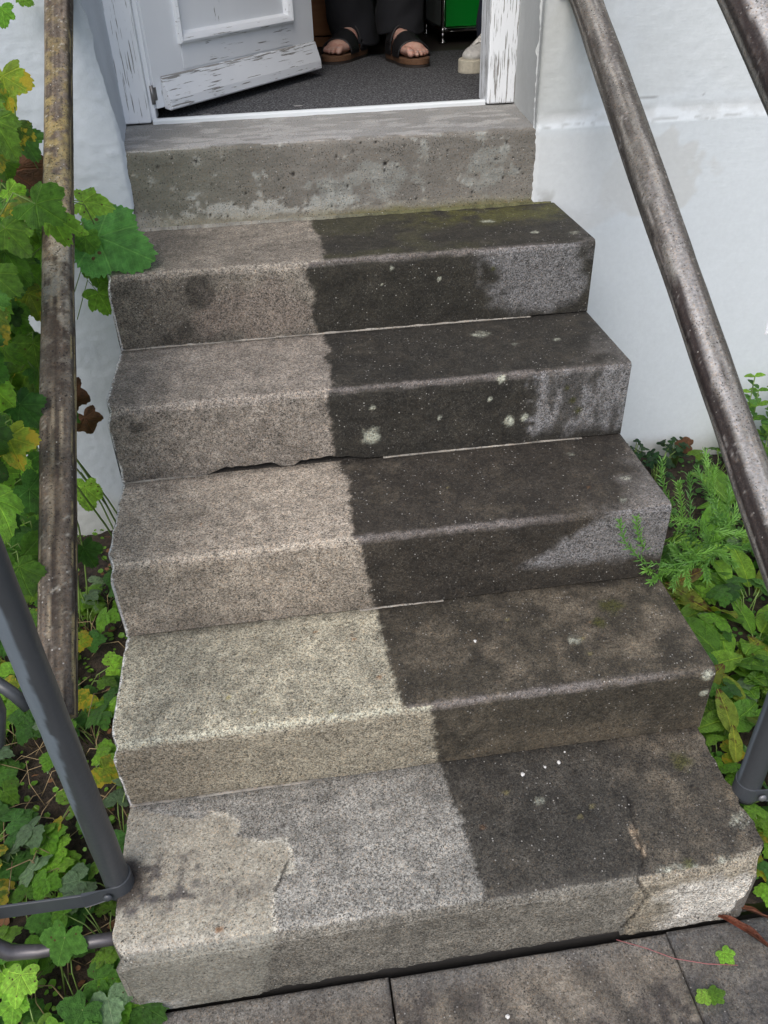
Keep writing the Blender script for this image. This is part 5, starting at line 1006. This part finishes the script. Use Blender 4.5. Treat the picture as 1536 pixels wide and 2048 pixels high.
stemv.append(sweep([(-.06, -.50, .02), (.0, -.49, .028), (.03, -.47, .01), (.035, -.45, -.03)], .0011, 6)); stemv.append(sweep([(-.06, -.52, -.01), (-.01, -.515, .003), (.02, -.50, -.02)], .001, 6))
V, F = join(stemv); mobj('stem', V, F, M_STEM, vine)
for p_, sz, t_ in (((-.14, -.33, -.42), .075, (.1, -.2, -1)), ((-.10, -.36, -.47), .05, (.3, -.1, -1)), ((-.15, -.22, .02), .09, (.8, -.3, -.5)), ((-.12, -.2, -.02), .08, (.5, -.3, -.8))):
    place('leaf', leaf_mesh('dry_leaf', L_DRY, V5, curl=.8, cup=.5, ripple=.15, seed=7), p_, sz, t_, (.3, -.8, .3), vine, 'withered brown leaf')
# ---- trifoliate ground plants
def tri_mesh(mat, seed, w_=.42, serr=.09):
    rg = np.random.RandomState(seed); parts = []
    for a, L in ((0, 1.), (1.45, .92), (-1.45, .92)):
        me = leaf_mesh('t', mat, [(0, 1., .95), (.8, .72, .8), (-.8, .72, .8)], serr=serr * 1.5, nser=18, n=72, curl=.2 + rg.uniform(0, .2), cup=.25, seed=seed, notch=.0, ripple=.02)
        V = np.array([v.co[:] for v in me.vertices]) * L; V[:, 1] += .06; c_, s_ = math.cos(a), math.sin(a)
        W = V.copy(); W[:, 0] = V[:, 0] * c_ + V[:, 1] * s_; W[:, 1] = -V[:, 0] * s_ + V[:, 1] * c_; parts.append((W.tolist(), [tuple(f.vertices) for f in me.polygons])); bpy.data.meshes.remove(me)
    V, F = join(parts); me = bpy.data.meshes.new('leaf'); me.from_pydata(V, [], F); me.materials.append(mat); me.polygons.foreach_set('use_smooth', [True] * len(F)); return me
tri = {k: [tri_mesh(L_ST[k], k * 3 + q) for q in range(2)] for k in range(4)}
def ground_plant(name, label, x, y, z, n, size, hgt, mix, group, spread=.10, meshes=None, cat='plant'):
    t = thing(name, label, cat, (x, y, z), group); st = []
    for i in range(n):
        a = ru(0, 2 * math.pi) if n > 1 else 0; q = spread * math.sqrt(ru(.05, 1)); h_ = hgt * ru(.5, 1.1); p_ = Vector((x + math.cos(a) * q, y + math.sin(a) * q, z + h_))
        kd = rnd.choices(range(4), mix)[0]; dn = Vector((math.cos(a), math.sin(a), ru(-.5, .1))); nor = Vector((ru(-.3, .3) + math.cos(a) * .3, ru(-.6, .2), 1.))
        place('leaf', (meshes or tri[kd])[i % 2], p_, size * ru(.7, 1.15), dn, nor, t)
        st.append(sweep([(x + ru(-.01, .01), y + ru(-.01, .01), z - .01), (x + math.cos(a) * q * .5, y + math.sin(a) * q * .5, z + h_ * .75), p_], .0012, 5))
    V, F = join(st); mobj('stem', V, F, M_STEM, t)
    return t
GP = 'low strawberry plants on the soil left of the stairs'
spots = []
for i in range(64):
    for _ in range(40):
        x, y = ru(-.52, -.03), ru(-1.62, -.30)
        if all((x - a) ** 2 + (y - b) ** 2 > .0045 for a, b in spots): spots.append((x, y)); break
for x, y in spots:
    if -.30 < x < -.15 and -1.0 < y < -.78 and rnd.random() < .6: continue
    ground_plant('strawberry_plant', 'low strawberry plant with serrated three part leaves on the soil left of the stairs', x, y, -1.04, 5, .040, .075, (5, 4, 1.2, 1), GP, .075)
# individually placed larger leaves near the strap
big = thing('avens_plant', 'large dark rounded lobed leaf standing between the iron strap and the bent pipe', 'plant', (-.12, -1.33, -1.04))
bl_ = leaf_mesh('leaf', L_ST[1], [(0, .9, .95), (1.3, .8, .9), (-1.3, .8, .9), (2.3, .6, .6), (-2.3, .6, .6)], serr=.06, nser=30, n=90, curl=.1, cup=.05, seed=4)
place('leaf', bl_, (-.085, -1.315, -.885), .052, (-.25, -.45, -.5), -FWD + Vector((0, 0, .3)), big); place('leaf', bl_, (-.06, -1.40, -.95), .05, (-.3, -.5, -.1), -FWD + Vector((.2, 0, .3)), big); place('leaf', bl_, (-.03, -1.42, -.98), .04, (.1, -.8, -.1), (0, -.3, 1), big)
V, F = join([sweep([(-.12, -1.33, -1.04), (-.11, -1.31, -.95), (-.085, -1.315, -.885)], .0016, 6), sweep([(-.12, -1.33, -1.04), (-.08, -1.37, -.98), (-.06, -1.40, -.95)], .0016, 6)]); mobj('stem', V, F, M_STEM, big)
lim = thing('seedling', 'bright lime green leafy seedling at the lower left corner beside the lowest step', 'plant', (-.13, -1.47, -1.04))
lm_ = [leaf_mesh('leaf', LV[2], V5, seed=31, curl=.3), leaf_mesh('leaf', LV[2], V3, seed=33, curl=.2)]
for i, (x, y, z, s_) in enumerate(((-.16, -1.34, -.93, .045), (-.17, -1.37, -.95, .035), (-.13, -1.41, -.96, .04), (-.10, -1.43, -.96, .042), (-.13, -1.45, -.97, .04), (-.19, -1.33, -.96, .03))): place('leaf', lm_[i % 2], (x, y, z), s_, (ru(-1, .6), ru(-1, .2), -.1), -FWD + Vector((ru(-.3, .3), ru(-.3, .3), .3)), lim)
V, F = join([sweep([(-.13, -1.47, -1.04), (-.14, -1.40, -.98), (-.16, -1.34, -.93)], .0012, 5), sweep([(-.13, -1.47, -1.04), (-.12, -1.43, -1.0), (-.10, -1.43, -.96)], .0012, 5)]); mobj('stem', V, F, M_STEM, lim)
# ---- tiny filler weeds and dried stalks nobody could count
def filler(x0, x1, y0, y1, z, n, s0, s1, seed):
    rg = np.random.RandomState(seed); V = []; F = []
    for i in range(n):
        x, y = rg.uniform(x0, x1), rg.uniform(y0, y1); zz = z + rg.uniform(-.005, .035); s_ = rg.uniform(s0, s1); a = rg.uniform(0, 6.28)
        ty = Vector((math.cos(a), math.sin(a), rg.uniform(-.4, .3))).normalized(); nz = Vector((rg.uniform(-.5, .5), rg.uniform(-.6, .3), 1)).normalized(); tx = ty.cross(nz).normalized(); nz = tx.cross(ty)
        o = len(V); m_ = 9
        V.append(Vector((x, y, zz)))
        for k in range(m_):
            p_ = -2.4 + 4.8 * k / (m_ - 1); r_ = s_ * (.75 + .25 * math.cos(p_)) * (1 + .12 * (k % 2)); V.append(Vector((x, y, zz)) + ty * (s_ * .45 + math.cos(p_) * r_ * .6) + tx * math.sin(p_) * r_ * .6 + nz * (.1 * abs(math.sin(p_)) * s_))
        F += [(o, o + k + 1, o + k + 2) for k in range(m_ - 1)]
    return [tuple(v) for v in V], F
V, F = filler(-.7, -.01, -1.8, -.02, -1.045, 1500, .006, .017, 5); o = mobj('ground_cover', V, F, L_ST[0], kind='stuff'); tag(o, 'tiny green weeds scattered over the soil left of the stairs', 'weeds')
V, F = filler(1.06, 2.2, -1.37, -.0, -.99, 2600, .007, .020, 6); o = mobj('ground_cover', V, F, L_ST[1], kind='stuff'); tag(o, 'small dark weeds filling the soil right of the stairs', 'weeds')
V, F = filler(-.62, -.02, -1.8, -.02, -1.045, 260, .008, .022, 7); o = mobj('leaf_litter', V, F, L_DRY, kind='stuff'); tag(o, 'brown leaf litter on the soil left of the stairs', 'litter')
st = []
for i in range(190):
    x, y = ru(-.42, -.03), ru(-1.45, -.25); a = ru(0, 6.28); L = ru(.05, .14); h_ = ru(.01, .06)
    st.append(sweep([(x, y, -1.035 + ru(0, .02)), (x + math.cos(a) * L * .35, y + math.sin(a) * L * .35, -1.03 + h_), (x + math.cos(a + .3) * L * .75, y + math.sin(a + .3) * L * .75, -1.03 + h_ * .8), (x + math.cos(a + .5) * L, y + math.sin(a + .5) * L, -1.035)], ru(.0006, .0012), 4))
V, F = join(st); o = mobj('dry_stalks', V, F, M_DSTEM, kind='stuff'); tag(o, 'thin straw coloured stalks arching over the soil left of the stairs', 'stalks')
# ---- right bed: broad leaves
eg = [ell_mesh('broad_leaf', L_LI[0], .24, curl=.30, seed=1), ell_mesh('broad_leaf', L_LI[0], .30, curl=.18, seed=2, serr=.02), ell_mesh('broad_leaf', L_LI[0], .22, curl=.5, seed=3, twist=.5)]
ey = [ell_mesh('broad_leaf', L_LI[1], .24, curl=.30, seed=4), ell_mesh('broad_leaf', L_LI[1], .20, curl=.2, seed=5)]
eb = ell_mesh('broad_leaf', mat_leaf('browned_leaf', (.16, .14, .03), (.2, .16, .03), BROWN, veins=1, yamt=.10, sec=9), .16, curl=.25, seed=6)
GB = 'broad leaved plants right of the stairs'
sp = [(1.20, -.62), (1.30, -.70), (1.38, -.80), (1.26, -.88), (1.36, -.95), (1.22, -1.02), (1.33, -1.08), (1.46, -.9), (1.44, -.66), (1.5, -1.05), (1.56, -.78), (1.19, -.75), (1.27, -.54), (1.40, -.50), (1.6, -.55), (1.55, -.35), (1.17, -.90), (1.75, -.7), (1.9, -.4), (1.7, -1.0)]
for i, (x, y) in enumerate(sp):
    t = thing('broad_leaf_plant', 'plant with long smooth pointed leaves in the bed right of the stairs', 'plant', (x, y, -.99), GB); st = []
    for j in range(7):
        a = ru(0, 6.28); L = ru(.075, .135); el = ru(.1, 1.1); dn = Vector((math.cos(a), math.sin(a), el)).normalized(); b0 = Vector((x + math.cos(a) * .02, y + math.sin(a) * .02, -.99 + ru(.01, .06)))
        me = rnd.choice(eg) if rnd.random() < .86 else rnd.choice(ey)
        place('leaf', me, b0, L, dn, Vector((0, 0, 1)) - dn * .3 + Vector((ru(-.3, .3), ru(-.4, .2), 0)), t); st.append(sweep([(x, y, -1.0), b0], .0018, 5))
    V, F = join(st); mobj('stem', V, F, M_STEM, t)
yt = thing('yellowing_plant', 'plant with long yellow green leaves browned at the tips beside the right iron post', 'plant', (1.2, -1.0, -.99)); st = []
for me, p_, L, dn in ((ey[0], (1.135, -.975, -.915), .085, (.75, .25, .45)), (ey[0], (1.165, -1.075, -.93), .085, (-.02, .35, .35)), (ey[1], (1.225, -1.01, -.93), .075, (-.25, .42, .35)), (eg[1], (1.16, -1.06, -.93), .10, (.9, .35, .15)), (ey[1], (1.15, -1.13, -.95), .07, (.1, .4, .4)), (eb, (1.21, -.68, -.88), .10, (.95, .25, .12)), (ey[0], (1.155, -.80, -.89), .06, (.15, .35, .4)), (eg[2], (1.14, -.86, -.90), .09, (.3, .6, .4))):
    place('leaf', me, p_, L, dn, -FWD + Vector((0, 0, .3)), yt); st.append(sweep([(p_[0] + .02, p_[1] + .02, -1.0), p_], .0018, 5))
V, F = join(st); mobj('stem', V, F, M_STEM, yt)
# ---- needle sprigs
def sprig(pts, parent, nl=46, ln=.017):
    P = [Vector(p) for p in pts]; Q = []
    for i in range(len(P) - 1):
        for k in range(6): Q.append(P[i].lerp(P[i + 1], k / 6))
    Q.append(P[-1]); V, F = sweep(Q, [.0016 - .0009 * i / len(Q) for i in range(len(Q))], 5); mobj_ = [(V, F)]
    for i in range(nl):
        u = .30 + .70 * (i / nl) ** .9; f_ = u * (len(Q) - 1); a = int(min(f_, len(Q) - 2)); c0 = Q[a].lerp(Q[a + 1], f_ - a); t = (Q[a + 1] - Q[a]).normalized(); s_ = t.orthogonal().normalized(); s_.rotate(Quaternion(t, i * 2.4 + ru(-.3, .3)))
        d = (s_ + t * ru(.5, 1.1)).normalized(); L = ln * ru(.7, 1.15) * (1 - .35 * u); w_ = d.cross(t).normalized() * .0015; n_ = w_.cross(d).normalized() * .0009
        mid = c0 + d * L * .5 + t * .001; e = c0 + d * L + t * .004
        V = [c0 - w_ * .6, c0 + w_ * .6, mid + w_, mid - w_, e, mid + n_]; mobj_.append(([tuple(v) for v in V], [(0, 1, 5), (1, 2, 5), (0, 5, 3), (3, 5, 4), (5, 2, 4), (0, 3, 2, 1)]))
    V, F = join(mobj_); return mobj('sprig', V, F, L_ROS, parent, smooth=False)
ros = thing('needle_leaved_plant', 'bright green needle leaved sprigs leaning over the right end of the stairs', 'plant', (1.33, -.42, -.98))
SPR=[[[0.93,-0.904,-0.491],[0.96,-0.887,-0.563],[1.02,-0.858,-0.644],[1.09,-0.843,-0.674],[1.16,-0.833,-0.679]],[[0.97,-0.891,-0.499],[1.0,-0.862,-0.576],[1.05,-0.832,-0.663],[1.12,-0.816,-0.713]],[[1.02,-0.902,-0.66],[1.07,-0.848,-0.693],[1.13,-0.834,-0.693]],[[1.08,-0.794,-0.562],[1.09,-0.794,-0.588],[1.13,-0.786,-0.609],[1.18,-0.761,-0.637]],[[1.1,-0.712,-0.503],[1.1,-0.718,-0.536],[1.12,-0.713,-0.586],[1.15,-0.701,-0.63]],[[1.16,-0.721,-0.539],[1.16,-0.738,-0.568],[1.17,-0.751,-0.643],[1.2,-0.727,-0.713]],[[1.14,-0.718,-0.559],[1.15,-0.729,-0.597],[1.17,-0.724,-0.67]],[[1.2,-0.683,-0.558],[1.2,-0.712,-0.57],[1.22,-0.732,-0.604],[1.25,-0.727,-0.652]],[[1.25,-0.667,-0.561],[1.24,-0.684,-0.594],[1.25,-0.693,-0.628],[1.27,-0.702,-0.686]],[[1.3,-0.656,-0.613],[1.28,-0.7,-0.634],[1.27,-0.724,-0.683]],[[1.2,-0.748,-0.65],[1.2,-0.768,-0.668],[1.22,-0.764,-0.701]],[[1.33,-0.717,-0.724],[1.28,-0.734,-0.698],[1.24,-0.739,-0.685]],[[1.22,-0.831,-0.675],[1.2,-0.806,-0.679],[1.16,-0.811,-0.682]],[[1.1,-0.904,-0.677],[1.12,-0.855,-0.681],[1.17,-0.816,-0.687]],[[1.08,-0.886,-0.695],[1.1,-0.861,-0.686],[1.16,-0.816,-0.692]],[[1.05,-0.843,-0.629],[1.07,-0.837,-0.669],[1.12,-0.832,-0.694]],[[1.16,-0.875,-0.697],[1.18,-0.824,-0.702],[1.22,-0.786,-0.698]],[[1.37,-0.65,-0.694],[1.32,-0.695,-0.684],[1.28,-0.718,-0.689]],[[1.36,-0.622,-0.643],[1.32,-0.672,-0.659],[1.29,-0.719,-0.683]],[[1.25,-0.822,-0.714],[1.24,-0.797,-0.712],[1.22,-0.786,-0.698]],[[1.1,-0.819,-0.642],[1.11,-0.823,-0.666],[1.15,-0.814,-0.693]],[[1.24,-0.632,-0.55],[1.23,-0.67,-0.563],[1.24,-0.684,-0.614]],[[1.3,-0.791,-0.691],[1.28,-0.781,-0.703],[1.25,-0.771,-0.699]],[[1.03,-0.856,-0.667],[1.06,-0.842,-0.683],[1.1,-0.848,-0.684]],[[1.13,-0.804,-0.651],[1.14,-0.812,-0.666],[1.18,-0.798,-0.696]],[[1.36,-0.724,-0.695],[1.33,-0.729,-0.702],[1.29,-0.739,-0.702]]]

for i, path in enumerate(SPR):
    pts = [Vector(q) for q in path][::-1]; b0 = Vector((1.30 + ru(-.08, .08), -.55 + ru(-.08, .08), -.93)); pts = [b0, b0.lerp(pts[0], .5) + Vector((0, 0, .02))] + pts
    sprig(pts, ros, 84, .022)
# ---- dark clover and mint by the wall
clv = [leaf_mesh('leaf', L_CLO, [(0, .8, 1.), (2.1, .8, 1.), (-2.1, .8, 1.)], serr=.03, n=36, seed=s_, curl=.1, notch=0) for s_ in (1, 2)]
for x, y in ((1.37, -.06), (1.44, -.10), (1.33, -.10), (1.50, -.06), (1.40, -.16)): ground_plant('clover_plant', 'dark rounded three part leaves at the foot of the right wall', x, y, -.97, 16, .020, .075, (1, 1, 1, 1), 'clover plants at the foot of the right wall', .045, clv)
mt = thing('mint_plant', 'upright leafy plant growing against the white wall at the right edge', 'plant', (1.76, -.13, -.98)); st = []
mm = [ell_mesh('mint_leaf', L_ST[0], .30, curl=.3, serr=.04, seed=8), ell_mesh('mint_leaf', L_ST[1], .30, curl=.3, serr=.04, seed=9)]
for q, (x, y, zt_) in enumerate(((1.67, -.10, -.67), (1.73, -.13, -.70), (1.78, -.08, -.66), (1.70, -.18, -.78), (1.76, -.22, -.80), (1.82, -.16, -.72), (1.72, -.06, -.74), (1.79, -.28, -.84), (1.87, -.10, -.68), (1.70, -.26, -.86))):
    b0 = Vector((x + ru(-.03, .03), y - .01, -.99)); tp = Vector((x, y, zt_)); st.append(sweep([b0, b0.lerp(tp, .5) + Vector((.008, -.005, 0)), tp], .0018, 6)); nk = int((zt_ + .97) / .028)
    for k in range(nk + 1):
        c0 = b0.lerp(tp, .25 + .75 * k / max(nk, 1)); a0 = k * 1.57 + q
        for s_ in (0, math.pi): a = a0 + s_; place('leaf', mm[(k + q) % 2], c0, (.050 - .022 * k / max(nk, 1)) * ru(.8, 1.15), (math.cos(a), math.sin(a), .35), (-math.cos(a) * .3, -math.sin(a) * .3 - .2, 1), mt)
V, F = join(st); mobj('stem', V, F, M_STEM, mt)
for x, y in ((1.14, -1.20), (1.12, -1.28), (1.17, -1.27), (1.20, -1.18), (1.13, -1.10), (1.24, -1.26), (1.1, -1.34), (1.19, -1.33), (1.27, -1.15)): ground_plant('strawberry_plant', 'low strawberry plant around the foot of the right iron post', x, y, -.995, 6, .028, .06, (6, 3, 0, 1), 'strawberry plants around the right post', .05)
for i, (x, y) in enumerate(((1.15, -.72), (1.14, -.95), (1.22, -.84), (1.30, -.60), (1.48, -.45), (1.45, -1.0), (1.38, -.74), (1.29, -.99), (1.52, -.6), (1.62, -.3), (1.6, -.15))): ground_plant('strawberry_plant', 'low strawberry plant between the broad leaves right of the stairs', x, y, -.98, 6, .036, .085, (4, 4, 1, 0), 'strawberry plants between the broad leaves', .07)
# =============================================================== SMALL THINGS
def pebble(x, y, z, s_, label, group=None):
    bm = bmesh.new(); bmesh.ops.create_icosphere(bm, subdivisions=1, radius=1)
    for v in bm.verts: v.co = Vector((v.co.x * s_ * ru(.7, 1.2), v.co.y * s_ * ru(.7, 1.3), v.co.z * s_ * .55))
    me = bpy.data.meshes.new('stone_chip'); bm.to_mesh(me); bm.free(); me.materials.append(M_CHIP); o = bpy.data.objects.new('stone_chip', me); C.objects.link(o); o.location = (x, y, z + s_ * .35); tag(o, label, 'stone chip', group)
M_CHIP = simple('white_chip', (.62, .61, .58), .7)
pebble(.704, -1.158, ZT[5], .0050, 'largest white stone chip on the dirty half of the lowest step')
pebble(.749, -1.149, ZT[5], .0030, 'small white stone chip just right of the largest chip on the lowest step')
pebble(.777, -1.143, ZT[5], .0038, 'white stone chip furthest right in the row on the lowest step')
pebble(.795, -1.122, ZT[5], .0022, 'tiny white stone chip closest to the riser on the lowest step')
pebble(.654, -.970, ZT[4], .0036, 'white stone chip on the second step from the bottom')
pebble(.601, -1.479, -1.027, .0040, 'white stone chip lying on the middle paving slab')
def fallen(pos, size, tip, nor, me, label, name='fallen_leaf'):
    o = place(name, me, pos, size, tip, nor, None, label); tag(o, label, 'leaf'); return o
fallen((.985, -1.440, -1.019), .022, (.3, -.9, .1), (-.3, .1, 1), lm_[0], 'small fresh green leaf on the right paving slab below the dried leaf')
fallen((.925, -1.500, -1.019), .020, (-.8, -.2, .1), (.2, .1, 1), lm_[1], 'left one of two small green leaves lying on the slab joint')
fallen((.935, -1.502, -1.018), .022, (.7, .1, .25), (-.4, .1, 1), lm_[0], 'right one of two small green leaves lying on the slab joint')
dryl = ell_mesh('dry_leaf', mat_leaf('russet_leaf', (.14, .045, .025), (.20, .075, .04), (.05, .025, .015), veins=1, rough=.55, trans=.15), .065, curl=.22, cup=.9, seed=12, twist=1.6, n=20)
fallen((1.00, -1.385, -1.010), .115, (.72, -.66, .03), (0, 0, 1), dryl, 'long russet dried leaf curled on the right paving slab')
fallen((1.03, -1.375, -1.005), .070, (.75, -.45, .25), (.2, .3, 1), dryl, 'short russet dried leaf arching beside the longer one')
fallen((1.53, -.07, -.90), .035, (-.8, .2, .1), (-.2, -.8, .6), leaf_mesh('dry_leaf', L_DRY, VH, curl=.2, seed=3), 'dried brown leaf leaning at the foot of the right white wall')
V, F = sweep([(.815, -1.392, -1.019), (.86, -1.413, -1.020), (.90, -1.436, -1.021), (.95, -1.452, -1.022), (1.0, -1.462, -1.022)], .0007, 5); o = mobj('fallen_stalk', V, F, simple('pink_stalk', (.30, .10, .10), .6)); tag(o, 'thin pink stalk lying across the joint between two slabs', 'stalk')
